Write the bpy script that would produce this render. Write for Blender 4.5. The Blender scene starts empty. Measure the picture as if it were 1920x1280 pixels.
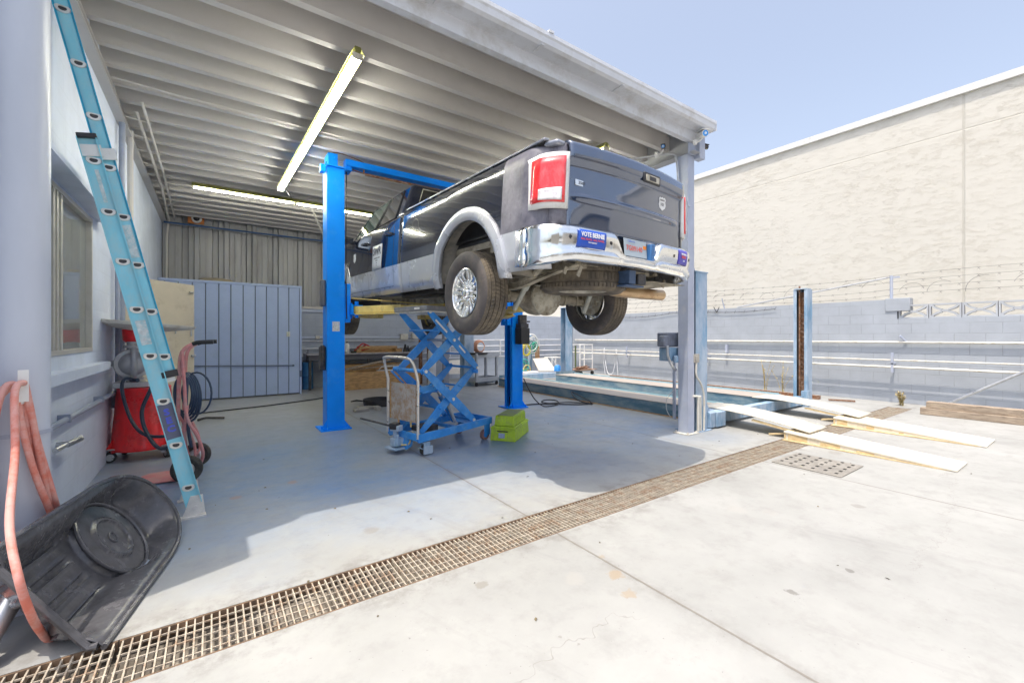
import bpy, bmesh, math, random
from mathutils import Vector, Matrix
random.seed(7)
R = math.radians
sc = bpy.context.scene
col = bpy.context.collection

# ---------------------------------------------------------------- camera, sky, sun, exposure
EYE = 1.35
cam_d = bpy.data.cameras.new('camera')
cam_d.sensor_width = 36; cam_d.lens = 15.0; cam_d.clip_start = .05; cam_d.clip_end = 500
cam_d.shift_y = -10 / 1920
cam = bpy.data.objects.new('camera', cam_d); col.objects.link(cam)
cam.location = (0, 0, EYE); cam.rotation_euler = (R(90), 0, R(-35))
sc.camera = cam
SUN = Vector((-.30, -.10, 1)).normalized()
el = math.asin(SUN.z); az = math.atan2(SUN.x, SUN.y)
w = bpy.data.worlds.new('World'); sc.world = w; w.use_nodes = True
nt = w.node_tree
sky = nt.nodes.new('ShaderNodeTexSky'); sky.sky_type = 'NISHITA'; sky.sun_disc = False
sky.sun_elevation = el; sky.sun_rotation = az; sky.air_density = 1.0; sky.dust_density = 4.5; sky.ozone_density = 3.0
hs = nt.nodes.new('ShaderNodeHueSaturation'); hs.inputs['Saturation'].default_value = .66      # haze-paled sky
nt.links.new(sky.outputs[0], hs.inputs['Color']); nt.links.new(hs.outputs[0], nt.nodes['Background'].inputs[0])
nt.nodes['Background'].inputs[1].default_value = .138
sd = bpy.data.lights.new('sun', 'SUN'); sd.energy = 2.0; sd.angle = R(.5); sd.color = (1, .90, .77)
so = bpy.data.objects.new('sun', sd); col.objects.link(so)
so.rotation_euler = SUN.to_track_quat('Z', 'Y').to_euler(); so.location = (0, 0, 20)
sc.view_settings.view_transform = 'Standard'; sc.view_settings.look = 'None'
sc.view_settings.exposure = 1.12; sc.view_settings.gamma = 1
sc.render.engine = 'CYCLES'
sc.cycles.max_bounces = 8; sc.cycles.diffuse_bounces = 5

# ---------------------------------------------------------------- mesh helper
def frame_from(d):
    d = Vector(d).normalized()
    a = Vector((0, 0, 1)) if abs(d.z) < .9 else Vector((1, 0, 0))
    u = d.cross(a).normalized(); v = d.cross(u).normalized()
    return u, v, d
class MB:
    def __init__(s): s.v = []; s.f = []; s.m = []
    def add(s, vs, fs, m=0):
        o = len(s.v); s.v += [Vector(p) for p in vs]
        s.f += [tuple(i + o for i in f) for f in fs]; s.m += [m] * len(fs); return s
    def bb(s, x0, x1, y0, y1, z0, z1, m=0):
        vs = [(x0,y0,z0),(x1,y0,z0),(x1,y1,z0),(x0,y1,z0),(x0,y0,z1),(x1,y0,z1),(x1,y1,z1),(x0,y1,z1)]
        return s.add(vs, [(0,3,2,1),(4,5,6,7),(0,1,5,4),(1,2,6,5),(2,3,7,6),(3,0,4,7)], m)
    def box(s, c, size, rot=None, m=0):
        hx, hy, hz = size[0]/2, size[1]/2, size[2]/2
        vs = [Vector(p) for p in [(-hx,-hy,-hz),(hx,-hy,-hz),(hx,hy,-hz),(-hx,hy,-hz),(-hx,-hy,hz),(hx,-hy,hz),(hx,hy,hz),(-hx,hy,hz)]]
        if rot is not None:
            if not isinstance(rot, Matrix): rot = Matrix.Rotation(rot, 3, 'Z')
            vs = [rot @ p for p in vs]
        c = Vector(c)
        return s.add([p + c for p in vs], [(0,3,2,1),(4,5,6,7),(0,1,5,4),(1,2,6,5),(2,3,7,6),(3,0,4,7)], m)
    def beam(s, p0, p1, wd, ht, m=0, up=(0,0,1)):
        p0 = Vector(p0); p1 = Vector(p1); d = (p1 - p0); L = d.length; d.normalize()
        side = d.cross(Vector(up))
        if side.length < 1e-4: side = Vector((1,0,0))
        side.normalize(); u = side.cross(d).normalized()
        rot = Matrix((side, d, u)).transposed()
        return s.box((p0 + p1) / 2, (wd, L, ht), rot, m)
    def cyl(s, p0, p1, r0, r1=None, n=16, caps=True, m=0):
        r1 = r0 if r1 is None else r1
        p0 = Vector(p0); p1 = Vector(p1); u, v, d = frame_from(p1 - p0)
        vs = []
        for p, r in ((p0, r0), (p1, r1)):
            for i in range(n):
                a = 2*math.pi*i/n; vs.append(p + u*r*math.cos(a) + v*r*math.sin(a))
        fs = [(i, (i+1) % n, n + (i+1) % n, n + i) for i in range(n)]
        if caps: fs += [tuple(range(n-1, -1, -1)), tuple(range(n, 2*n))]
        return s.add(vs, fs, m)
    def tube(s, pts, r, n=8, m=0, closed=False):
        pts = [Vector(p) for p in pts]; N = len(pts)
        rs = r if isinstance(r, (list, tuple)) else [r]*N
        t0 = (pts[1] - pts[0]).normalized(); u, v, _ = frame_from(t0); vs = []
        for i, p in enumerate(pts):
            if closed: t = pts[(i+1) % N] - pts[i-1]
            else: t = (pts[min(i+1, N-1)] - pts[max(i-1, 0)])
            t = t.normalized() if t.length > 1e-7 else t0
            u = (u - t*u.dot(t)).normalized(); v = t.cross(u)
            for k in range(n):
                a = 2*math.pi*k/n; vs.append(p + (u*math.cos(a) + v*math.sin(a))*rs[i])
        fs = []
        for i in range(N if closed else N-1):
            j = (i+1) % N
            for k in range(n): fs.append((i*n+k, i*n+(k+1) % n, j*n+(k+1) % n, j*n+k))
        if not closed: fs += [tuple(range(n-1, -1, -1)), tuple((N-1)*n+k for k in range(n))]
        return s.add(vs, fs, m)
    def lathe(s, prof, o, axis, n=32, m=0, closed=False, arc=None):
        u, v, d = frame_from(axis); o = Vector(o); vs = []; N = len(prof)
        for (r, h) in prof:
            for k in range(n):
                a = 2*math.pi*k/n; vs.append(o + d*h + u*r*math.cos(a) + v*r*math.sin(a))
        fs = []
        for i in range(N if closed else N-1):
            j = (i+1) % N
            for k in range(n): fs.append((i*n+k, i*n+(k+1) % n, j*n+(k+1) % n, j*n+k))
        return s.add(vs, fs, m)
    def prism(s, pts, vec, m=0):
        pts = [Vector(p) for p in pts]; vec = Vector(vec); n = len(pts)
        fs = [tuple(range(n-1, -1, -1)), tuple(range(n, 2*n))] + [(i, (i+1) % n, n+(i+1) % n, n+i) for i in range(n)]
        return s.add(pts + [p + vec for p in pts], fs, m)
    def poly(s, pts, m=0): return s.add(pts, [tuple(range(len(pts)))], m)
    def grid(s, fn, nu, nv, m=0, mfn=None):
        vs = [fn(i/nu, j/nv) for i in range(nu+1) for j in range(nv+1)]
        o = len(s.v); s.v += [Vector(p) for p in vs]
        for i in range(nu):
            for j in range(nv):
                a = i*(nv+1)+j
                s.f.append((o+a, o+a+1, o+a+nv+2, o+a+nv+1)); s.m.append(mfn(i, j) if mfn else m)
        return s
    def merge(s, other, mat=None, m=None):
        o = len(s.v); s.v += [(mat @ p if mat else p.copy()) for p in other.v]
        s.f += [tuple(i+o for i in f) for f in other.f]; s.m += [m if m is not None else k for k in other.m]; return s

WM = {}   # world matrix of every object we make
def _mesh(name, mb, mats, inv, smooth):
    me = bpy.data.meshes.new(name)
    me.from_pydata([tuple(inv @ p) for p in mb.v], [], mb.f)
    mats = mats if isinstance(mats, (list, tuple)) else [mats]
    for m in mats: me.materials.append(m)
    for p, k in zip(me.polygons, mb.m): p.material_index = k
    bm = bmesh.new(); bm.from_mesh(me); bmesh.ops.recalc_face_normals(bm, faces=bm.faces); bm.to_mesh(me); bm.free()
    if smooth:
        me.shade_smooth(); me.set_sharp_from_angle(angle=R(smooth))
    return me
def thing(name, label, cat, loc=(0,0,0), rz=0, group=None):
    o = bpy.data.objects.new(name, None); col.objects.link(o); o.empty_display_size = .1
    o.location = loc; o.rotation_euler = (0, 0, rz); o['label'] = label; o['category'] = cat
    if group: o['group'] = group
    WM[o.name] = Matrix.Translation(loc) @ Matrix.Rotation(rz, 4, 'Z'); return o
def part(name, mb, mats, parent, local=False, bevel=0, smooth=35, label=None, solid=0, kind=None, seg=2, origin=None):
    pm = WM[parent.name]
    if local: inv = Matrix.Identity(4); c = Vector((0,0,0))
    else: inv = pm.inverted()
    o = bpy.data.objects.new(name, _mesh(name, mb, mats, inv, smooth)); col.objects.link(o); o.parent = parent
    WM[o.name] = pm
    if label: o['label'] = label
    if kind: o['kind'] = kind
    if solid:
        m = o.modifiers.new('s', 'SOLIDIFY'); m.thickness = solid; m.offset = -1
    if bevel:
        m = o.modifiers.new('b', 'BEVEL'); m.width = bevel; m.segments = seg; m.limit_method = 'ANGLE'; m.angle_limit = R(40)
    return o
def _split(mb, key):
    par = list(range(len(mb.v)))
    def find(a):
        while par[a] != a: par[a] = par[par[a]]; a = par[a]
        return a
    for f in mb.f:
        for i in f[1:]: par[find(i)] = find(f[0])
    comp = {}
    for i in range(len(mb.v)): comp.setdefault(find(i), []).append(i)
    k_of = {}
    for r, l in comp.items(): k_of[r] = key(sum((mb.v[i] for i in l), Vector())/len(l))
    out = {}
    for f, m in zip(mb.f, mb.m):
        k = k_of[find(f[0])]
        o = out.setdefault(k, (MB(), {})); q = []
        for i in f:
            if i not in o[1]: o[1][i] = len(o[0].v); o[0].v.append(mb.v[i])
            q.append(o[1][i])
        o[0].f.append(tuple(q)); o[0].m.append(m)
    return [out[k][0] for k in sorted(out)]
def parts_each(name, mb, mats, parent, key, **k):
    return [part(name, m, mats, parent, **k) for m in _split(mb, key)]
def single(name, mb, mats, label, cat, loc=None, group=None, bevel=0, smooth=35, solid=0):
    if loc is None:
        n = len(mb.v); loc = (sum(p.x for p in mb.v)/n, sum(p.y for p in mb.v)/n, min(p.z for p in mb.v))
    inv = Matrix.Translation(Vector(loc)).inverted()
    o = bpy.data.objects.new(name, _mesh(name, mb, mats, inv, smooth)); col.objects.link(o); o.location = loc
    o['label'] = label; o['category'] = cat
    if group: o['group'] = group
    WM[o.name] = Matrix.Translation(Vector(loc))
    if solid:
        m = o.modifiers.new('s', 'SOLIDIFY'); m.thickness = solid; m.offset = -1
    if bevel:
        m = o.modifiers.new('b', 'BEVEL'); m.width = bevel; m.segments = 2; m.limit_method = 'ANGLE'; m.angle_limit = R(40)
    return o
def struct(name, mb, mats, smooth=0, kind='structure'):
    o = bpy.data.objects.new(name, _mesh(name, mb, mats, Matrix.Identity(4), smooth)); col.objects.link(o); o['kind'] = kind; return o
def copy_tree(o, loc, rz=None, label=None, parent=None):
    c = o.copy(); col.objects.link(c)
    if parent is None:
        c.location = loc
        if rz is not None: c.rotation_euler = (0, 0, rz)
        if label: c['label'] = label
        WM[c.name] = Matrix.Translation(Vector(loc)) @ Matrix.Rotation(c.rotation_euler.z, 4, 'Z')
    else: c.parent = parent
    for ch in [k for k in bpy.data.objects if k.parent == o]: copy_tree(ch, None, parent=c)
    return c
def smooth_path(pts, k=6, closed=False):
    P = [Vector(p) for p in pts]; n = len(P); out = []
    for i in range(n if closed else n-1):
        if closed: a, b, c, d = P[i-1], P[i], P[(i+1) % n], P[(i+2) % n]
        else: a, b, c, d = P[max(i-1,0)], P[i], P[i+1], P[min(i+2,n-1)]
        for t in range(k):
            t /= k
            out.append(.5*((2*b) + (c-a)*t + (2*a-5*b+4*c-d)*t*t + (3*b-a-3*c+d)*t**3))
    if not closed: out.append(P[-1])
    return out
def text_mb(txt, size, mat4, ext=.0006, align='CENTER', bold=0.0, sx=1.0):
    cu = bpy.data.curves.new('t', 'FONT'); cu.body = txt; cu.size = size; cu.extrude = ext; cu.align_x = align; cu.align_y = 'CENTER'
    cu.offset = bold; cu.resolution_u = 2
    ob = bpy.data.objects.new('t', cu); col.objects.link(ob)
    dg = bpy.context.evaluated_depsgraph_get(); me = bpy.data.meshes.new_from_object(ob.evaluated_get(dg))
    mb = MB(); mb.add([mat4 @ Vector((v.co.x*sx, v.co.y, v.co.z)) for v in me.vertices], [tuple(p.vertices) for p in me.polygons])
    bpy.data.objects.remove(ob); bpy.data.curves.remove(cu); bpy.data.meshes.remove(me); return mb
def basis(o, x, y):
    x = Vector(x).normalized(); y = Vector(y).normalized(); z = x.cross(y).normalized(); y = z.cross(x)
    m = Matrix((x, y, z)).transposed().to_4x4(); m.translation = Vector(o); return m

# ---------------------------------------------------------------- material helper
def M(name, c, rough=.55, metal=0, var=.12, scale=5, bump=0, bscale=60, dirt=None, coat=0, stretch=(1,1,1), dist=.004, spec=.5, rvar=.12):
    m = bpy.data.materials.new(name); m.use_nodes = True; t = m.node_tree; L = t.links.new
    b = t.nodes['Principled BSDF']
    tc = t.nodes.new('ShaderNodeTexCoord'); mp = t.nodes.new('ShaderNodeMapping'); mp.inputs['Scale'].default_value = stretch
    L(tc.outputs['Object'], mp.inputs[0])
    n = t.nodes.new('ShaderNodeTexNoise'); n.inputs['Scale'].default_value = scale; n.inputs['Detail'].default_value = 6; n.inputs['Roughness'].default_value = .62
    L(mp.outputs[0], n.inputs[0])
    mr = t.nodes.new('ShaderNodeMapRange'); mr.inputs[1].default_value = .3; mr.inputs[2].default_value = .7
    mr.inputs[3].default_value = 1-var; mr.inputs[4].default_value = 1+var; L(n.outputs[0], mr.inputs[0])
    mul = t.nodes.new('ShaderNodeVectorMath'); mul.operation = 'SCALE'; mul.inputs[0].default_value = c; L(mr.outputs[0], mul.inputs['Scale'])
    out = mul.outputs[0]
    if dirt:
        dc, amt, dsc = dirt[:3]
        n2 = t.nodes.new('ShaderNodeTexNoise'); n2.inputs['Scale'].default_value = dsc; n2.inputs['Detail'].default_value = 8; n2.inputs['Roughness'].default_value = .7
        L(mp.outputs[0], n2.inputs[0])
        r2 = t.nodes.new('ShaderNodeMapRange'); r2.inputs[1].default_value = .62-amt*.3; r2.inputs[2].default_value = .72-amt*.2; r2.inputs[4].default_value = dirt[3] if len(dirt) > 3 else .9
        L(n2.outputs[0], r2.inputs[0])
        mx = t.nodes.new('ShaderNodeMix'); mx.data_type = 'RGBA'; L(r2.outputs[0], mx.inputs[0]); L(out, mx.inputs[6]); mx.inputs[7].default_value = (*dc, 1)
        out = mx.outputs[2]
    L(out, b.inputs['Base Color'])
    r3 = t.nodes.new('ShaderNodeMapRange'); r3.inputs[1].default_value = .3; r3.inputs[2].default_value = .7
    r3.inputs[3].default_value = max(.02, rough-rvar*rough*2); r3.inputs[4].default_value = min(1, rough+rvar*rough*2); L(n.outputs[0], r3.inputs[0]); L(r3.outputs[0], b.inputs['Roughness'])
    b.inputs['Metallic'].default_value = metal; b.inputs['Coat Weight'].default_value = coat; b.inputs['Coat Roughness'].default_value = .04
    b.inputs['Specular IOR Level'].default_value = spec
    if bump:
        n3 = t.nodes.new('ShaderNodeTexNoise'); n3.inputs['Scale'].default_value = bscale; n3.inputs['Detail'].default_value = 5; L(mp.outputs[0], n3.inputs[0])
        bp = t.nodes.new('ShaderNodeBump'); bp.inputs['Strength'].default_value = bump; bp.inputs['Distance'].default_value = dist
        L(n3.outputs[0], bp.inputs['Height']); L(bp.outputs[0], b.inputs['Normal'])
    return m
def EM(name, c, s):
    m = bpy.data.materials.new(name); m.use_nodes = True; b = m.node_tree.nodes['Principled BSDF']
    b.inputs['Base Color'].default_value = (*c, 1); b.inputs['Emission Color'].default_value = (*c, 1); b.inputs['Emission Strength'].default_value = s; return m
def glass(name, c=(.8,.85,.85), a=.35, rough=.03):
    m = bpy.data.materials.new(name); m.use_nodes = True; t = m.node_tree; b = t.nodes['Principled BSDF']
    b.inputs['Base Color'].default_value = (*c, 1); b.inputs['Roughness'].default_value = rough; b.inputs['Alpha'].default_value = a; b.inputs['Coat Weight'].default_value = 1
    return m
class G:                       # tiny node-graph helper for the special materials
    def __init__(s, name):
        s.mat = bpy.data.materials.new(name); s.mat.use_nodes = True; s.t = s.mat.node_tree; s.b = s.t.nodes['Principled BSDF']
        s.pos = s.t.nodes.new('ShaderNodeNewGeometry').outputs['Position']
        sx = s.t.nodes.new('ShaderNodeSeparateXYZ'); s.L(s.pos, sx.inputs[0]); s.x, s.y, s.z = sx.outputs
    def L(s, a, b): s.t.links.new(a, b)
    def put(s, sock, v):
        if hasattr(v, 'links'): s.L(v, sock)
        else: sock.default_value = v
    def m(s, op, a, b=0, c=0):
        n = s.t.nodes.new('ShaderNodeMath'); n.operation = op
        for i, v in enumerate((a, b, c)): s.put(n.inputs[i], v)
        return n.outputs[0]
    def comb(s, x, y, z):
        n = s.t.nodes.new('ShaderNodeCombineXYZ')
        for i, v in enumerate((x, y, z)): s.put(n.inputs[i], v)
        return n.outputs[0]
    def noise(s, sc_, det=6, ro=.6, vec=None, dist=0, out=0):
        n = s.t.nodes.new('ShaderNodeTexNoise'); n.inputs['Scale'].default_value = sc_; n.inputs['Detail'].default_value = det; n.inputs['Roughness'].default_value = ro; n.inputs['Distortion'].default_value = dist
        s.L(vec or s.pos, n.inputs[0]); return n.outputs[out]
    def rng(s, v, a, b, c=0, d=1):
        n = s.t.nodes.new('ShaderNodeMapRange'); s.put(n.inputs[0], v)
        for i, q in enumerate((a, b, c, d)): s.put(n.inputs[i+1], q)
        return n.outputs[0]
    def mix(s, f, a, b):
        n = s.t.nodes.new('ShaderNodeMix'); n.data_type = 'RGBA'; s.put(n.inputs[0], f)
        for i, q in ((6, a), (7, b)): s.put(n.inputs[i], (*q, 1) if isinstance(q, tuple) and len(q) == 3 else q)
        return n.outputs[2]
    def scale(s, c, f):
        n = s.t.nodes.new('ShaderNodeVectorMath'); n.operation = 'SCALE'; s.put(n.inputs[0], c); s.put(n.inputs['Scale'], f); return n.outputs[0]
    def bump(s, h, st=.5, d=.01):
        n = s.t.nodes.new('ShaderNodeBump'); n.inputs['Strength'].default_value = st; n.inputs['Distance'].default_value = d; s.L(h, n.inputs['Height']); s.L(n.outputs[0], s.b.inputs['Normal'])
    def line(s, coord, pos, wdt, wob=0.0):          # 1 on a thin line coord==pos
        v = s.m('SUBTRACT', coord, pos)
        if wob: v = s.m('ADD', v, wob)
        return s.rng(s.m('ABSOLUTE', v), wdt*.5, wdt, 1, 0)

# concrete yard: stains, saw-cut joints, one crack
g = G('concrete'); n1 = g.noise(.7, 8, .65); n2 = g.noise(5, 8, .7); n3 = g.noise(38, 5, .7)
c = g.mix(g.rng(n1, .36, .64), (.285, .288, .278), (.36, .362, .350))
c = g.mix(g.rng(n2, .50, .72, 0, .5), c, (.232, .23, .218))
c = g.mix(g.rng(n3, .64, .78, 0, .45), c, (.28, .26, .24))
bay_shade = g.m('MULTIPLY', g.rng(g.m('ADD', g.y, g.rng(g.noise(1.1, 5, .7), 0, 1, -.8, .8)), 2.6, 4.0), g.rng(g.x, 6.1, 5.6))                  # the bay: sky-blue shade painted into the floor colour, surface smoother
fine = g.noise(7, 9, .8, vec=g.comb(g.x, g.m('MULTIPLY', g.y, 1.8), 0)); shade_amt = g.m('MULTIPLY', bay_shade, g.m('ADD', g.rng(g.noise(1.4, 7, .7, vec=g.comb(g.m('MULTIPLY', g.x, .6), g.y, 0)), .38, .66, .42, .95), g.rng(fine, .35, .65, -.22, .10)))  # oil: streaky amount of the painted blue shade
c = g.mix(shade_amt, c, g.mix(g.rng(g.y, 5.5, 9.0), (.145, .245, .42), (.45, .45, .44)))
tm = g.rng(g.noise(1.0, 6, .7, vec=g.comb(g.m('MULTIPLY', g.m('ADD', g.x, g.m('MULTIPLY', g.y, .35)), 2.2), g.m('MULTIPLY', g.y, .22), 0)), .57, .70, 0, .38)
c = g.mix(tm, c, (.19, .185, .18))
mark = g.noise(6, 3, .5, vec=g.comb(g.m('ADD', g.x, g.m('MULTIPLY', g.y, 2.0)), g.m('MULTIPLY', g.m('SUBTRACT', g.x, g.y), .12), 0)); c = g.mix(g.m('MULTIPLY', g.rng(mark, .70, .78), g.rng(g.noise(.8, 3, .5), .5, .62, 0, .45)), c, (.14, .14, .14))
spk = g.rng(g.noise(55, 2, .5), .72, .76, 0, .55); c = g.mix(spk, c, (.12, .11, .10))
pale = g.rng(g.noise(1.7, 8, .75), .60, .72, 0, .5); c = g.mix(pale, c, (.40, .40, .39))
sp = g.rng(g.noise(2.2, 3, .5), .74, .80); c = g.mix(g.m('MULTIPLY', sp, .6), c, (.20, .18, .17))
wob = g.rng(g.noise(9, 4, .7), 0, 1, -.004, .004)
jd = g.m('MULTIPLY', g.rng(g.m('ABSOLUTE', g.m('SUBTRACT', g.x, 1.93)), .0, .07, .5, 0), g.rng(g.noise(9, 6, .75), .42, .62)); c = g.mix(jd, c, (.17, .16, .145))
dd_ = g.m('MULTIPLY', g.rng(g.m('ABSOLUTE', g.m('SUBTRACT', g.y, 2.39)), .17, .34, .75, 0), g.rng(g.noise(5, 7, .75), .45, .62)); c = g.mix(dd_, c, (.185, .175, .16))
jl = g.line(g.x, 1.93, .009, wob)
for X in (-4, 4.86, 8.6, 12.2): jl = g.m('MAXIMUM', jl, g.line(g.x, X, .010, wob))
for Y in (9.75, 6.0, -1.4, -5.2): jl = g.m('MAXIMUM', jl, g.m('MULTIPLY', g.line(g.y, Y, .010, wob), .8 if Y != 6.0 else .0))
wc = g.rng(g.noise(2.0, 4, .6), 0, 1, -.35, .35)
wc2 = g.m('ADD', g.rng(g.noise(2.1, 6, .7), 0, 1, -.30, .30), g.m('MULTIPLY', g.x, -.12))
crk2 = g.m('MULTIPLY', g.line(g.m('ADD', g.y, wc2), .25, .004), g.rng(g.x, 3.2, 3.4))
crk = g.m('MULTIPLY', g.line(g.m('ADD', g.y, wc), 1.37, .0032), g.m('MULTIPLY', g.rng(g.x, .85, 1.0), g.rng(g.x, 1.75, 1.6)))
jl = g.m('MAXIMUM', jl, g.m('MAXIMUM', g.m('MULTIPLY', crk, .45), g.m('MULTIPLY', crk2, .4)))
c = g.mix(g.m('MULTIPLY', jl, .8), c, (.17, .15, .13))
def blot(c, X, Y, r, colr, amt):
    d = g.m('SQRT', g.m('ADD', g.m('POWER', g.m('SUBTRACT', g.x, X), 2), g.m('POWER', g.m('SUBTRACT', g.y, Y), 2)))
    d = g.m('ADD', d, g.rng(g.noise(14, 5, .7), 0, 1, -.06, .06))
    return g.mix(g.m('MULTIPLY', g.rng(d, r*.6, r, 1, 0), amt), c, colr)
for X, Y, r, cc, a in ((1.87, 1.64, .05, (.30, .22, .13), .6), (1.79, 1.48, .045, (.30, .22, .13), .5), (1.96, 1.83, .03, (.30, .24, .16), .5), (1.65, 1.75, .07, (.34, .33, .31), .5),
                       (3.35, 1.72, .09, (.36, .35, .33), .5), (3.5, 1.55, .07, (.36, .35, .33), .45), (-.35, 5.2, .18, (.30, .07, .06), .5), (.6, 4.4, .05, (.4, .2, .1), .5), (.15, 4.25, .05, (.4, .2, .1), .5), (2.5, 1.0, .03, (.12, .11, .10), .6), (3.0, .9, .02, (.12, .11, .10), .6), (1.2, 2.0, .04, (.2, .18, .15), .5), (4.2, 1.2, .05, (.2, .19, .17), .5), (5.9, 1.9, .09, (.22, .21, .19), .5), (.9, 3.0, .06, (.22,.20,.17), .5), (2.2, 5.0, .35, (.22, .22, .23), .5), (3.5, 5.4, .5, (.2, .2, .22), .45), (2.9, 7.4, .5, (.25, .24, .23), .5)):
    c = blot(c, X, Y, r, cc, a)
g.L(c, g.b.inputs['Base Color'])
g.L(g.m('MAXIMUM', g.rng(n2, .3, .7, .42, .6), g.rng(bay_shade, 0, 1, .62, .0)), g.b.inputs['Roughness']) if False else g.L(g.m('SUBTRACT', g.rng(n2, .3, .7, .50, .66), g.m('MULTIPLY', bay_shade, .22)), g.b.inputs['Roughness'])
g.bump(g.m('SUBTRACT', g.m('ADD', g.m('MULTIPLY', n3, .15), g.m('MULTIPLY', n2, .25)), g.m('MULTIPLY', jl, .8)), .35, .008)
m_conc = g.mat
m_chan = M('channel_concrete', (.33, .30, .26), .9, var=.3, scale=8, bump=.6, bscale=30, dirt=((.06,.05,.04), .9, 5, .8))

# painted block walls (coursing in the material)
def block_mat(name, colr, axis, bh=.2, bl=.4, bstr=.5, lines=.35):
    g = G(name); u = g.x if axis == 'x' else g.y
    br = g.t.nodes.new('ShaderNodeTexBrick'); g.L(g.comb(u, g.z, 0), br.inputs[0])
    br.inputs['Scale'].default_value = 1; br.inputs['Brick Width'].default_value = bl; br.inputs['Row Height'].default_value = bh
    br.inputs['Mortar Size'].default_value = .006; br.inputs['Mortar Smooth'].default_value = .3
    mort = g.m('MULTIPLY', br.outputs['Fac'], g.rng(g.noise(1.6, 4, .6), .38, .6, .15, 1))
    n = g.noise(2.2, 7, .65); n2 = g.noise(60, 4, .6)
    c = g.mix(g.rng(n, .3, .7), tuple(v*.9 for v in colr), tuple(min(1, v*1.08) for v in colr))
    c = g.mix(g.rng(g.noise(1.1, 8, .75, vec=g.comb(g.m('MULTIPLY', u, 2.5), g.m('MULTIPLY', g.z, .5), 0)), .60, .75, 0, .35), c, tuple(v*.72 for v in colr))
    c = g.mix(g.m('MULTIPLY', mort, lines), c, tuple(v*.55 for v in colr))
    g.L(c, g.b.inputs['Base Color']); g.b.inputs['Roughness'].default_value = .62
    g.bump(g.m('ADD', g.m('MULTIPLY', mort, -1), g.m('MULTIPLY', n2, .15)), bstr, .008); return g.mat
m_cmu_y = block_mat('painted_block_side', (.37, .40, .445), 'y', lines=.5)
m_cmu_x = block_mat('painted_block_back', (.42, .46, .53), 'x', lines=.5)
m_wallL = block_mat('painted_wall_left', (.62, .68, .80), 'y', .2, .4, .25, .16)
# stucco
g = G('stucco'); v = g.comb(g.x, g.y, g.m('MULTIPLY', g.z, 2.6)); n = g.noise(1.1, 9, .72, vec=v); n2 = g.noise(3.2, 12, .85, vec=v); n3 = g.noise(.25, 3, .5)
tr = g.m('MULTIPLY', g.rng(n2, .51, .60), g.rng(g.noise(.5, 6, .7), .38, .60, .25, 1))
c = g.mix(tr, (.655, .63, .565), (.585, .555, .485)); c = g.mix(g.rng(n3, .35, .65, 0, .25), c, (.58, .545, .47))
jn = g.m('MAXIMUM', g.line(g.y, 2.06, .028), g.line(g.z, 6.05, .016)); c = g.mix(g.m('MULTIPLY', jn, .35), c, (.42, .39, .33))
stk = g.rng(g.noise(1.3, 7, .75, vec=g.comb(0, g.m('MULTIPLY', g.y, 2.2), g.m('MULTIPLY', g.z, .18))), .58, .75, 0, .35); c = g.mix(g.m('MULTIPLY', stk, g.rng(g.z, 3.0, 6.8)), c, (.47, .44, .37))
g.L(c, g.b.inputs['Base Color']); g.b.inputs['Roughness'].default_value = .9
g.bump(g.m('SUBTRACT', g.m('ADD', g.m('MULTIPLY', tr, .7), g.m('MULTIPLY', n2, .25)), jn), .5, .025); m_stucco = g.mat

m_beamp = M('canopy_paint', (.60, .575, .545), .85, var=.04, scale=1.5, spec=.2, dirt=((.44,.40,.35), .2, 1.6, .25))
m_deck = M('deck_paint', (.54, .52, .50), .6, var=.1, scale=3)
m_fascia = M('fascia_paint', (.66, .68, .72), .45, var=.08, scale=3, dirt=((.38,.36,.33), .45, 3, .5))
m_blue = M('lift_blue', (.0, .27, 1.0), .42, var=.08, scale=3, coat=0, spec=.25, dirt=((.05,.34,.95), .3, 5, .4), bump=.03, bscale=20)
m_blue2 = M('table_blue', (.03, .25, .68), .42, var=.2, scale=5, dirt=((.16,.38,.62), .4, 7, .55), bump=.05)
m_post = M('post_paint', (.38, .42, .52), .45, var=.1, scale=3, dirt=((.5,.5,.52), .4, 5, .5))
m_oldblue = M('old_blue_paint', (.15, .29, .44), .5, var=.25, scale=2.2, stretch=(1.5,1.5,.5), dirt=((.42,.50,.60), .8, 2.0, .85))
m_zinc = M('galvanised', (.55, .56, .57), .35, .85, var=.15, scale=12)
m_white = M('white_paint', (.72, .72, .70), .45, var=.06, scale=6, dirt=((.5,.47,.4), .3, 8, .4))
m_offw = M('off_white', (.62, .60, .54), .55, var=.12, scale=6, dirt=((.35,.3,.22), .4, 9, .5))
m_rub = M('rubber', (.035, .034, .033), .75, var=.3, scale=12, dirt=((.10,.09,.075), .6, 10, .6), bump=.1)
m_blk = M('black_plastic', (.022, .022, .025), .42, var=.25, scale=10)
m_dark = M('dark_metal', (.06, .06, .065), .5, .4, var=.25, scale=12, dirt=((.16,.13,.10), .4, 10, .6))
m_rust = M('rusty_steel', (.19, .085, .04), .85, var=.35, scale=14, bump=.3, dirt=((.33,.27,.22), .5, 20, .7))
m_chrome = M('chrome', (.86, .87, .87), .16, 1, var=.06, scale=6, rvar=.5, dirt=((.50,.49,.46), .3, 7, .35))
m_red = M('red_paint', (.85, .018, .024), .3, var=.15, scale=4, coat=.4, dirt=((.28,.03,.03), .4, 6, .5))
m_yel = M('yellow_arm', (.80, .62, .20), .45, var=.12, scale=7, dirt=((.42,.32,.16), .4, 8, .6))
m_ply = M('plywood', (.50, .30, .13), .7, var=.22, scale=6, stretch=(1,1,4), dirt=((.22,.13,.06), .5, 7, .7))
m_plyw = M('worn_board', (.70, .66, .57), .8, var=.08, scale=4, dirt=((.50,.42,.30), .35, 6, .5))
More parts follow.
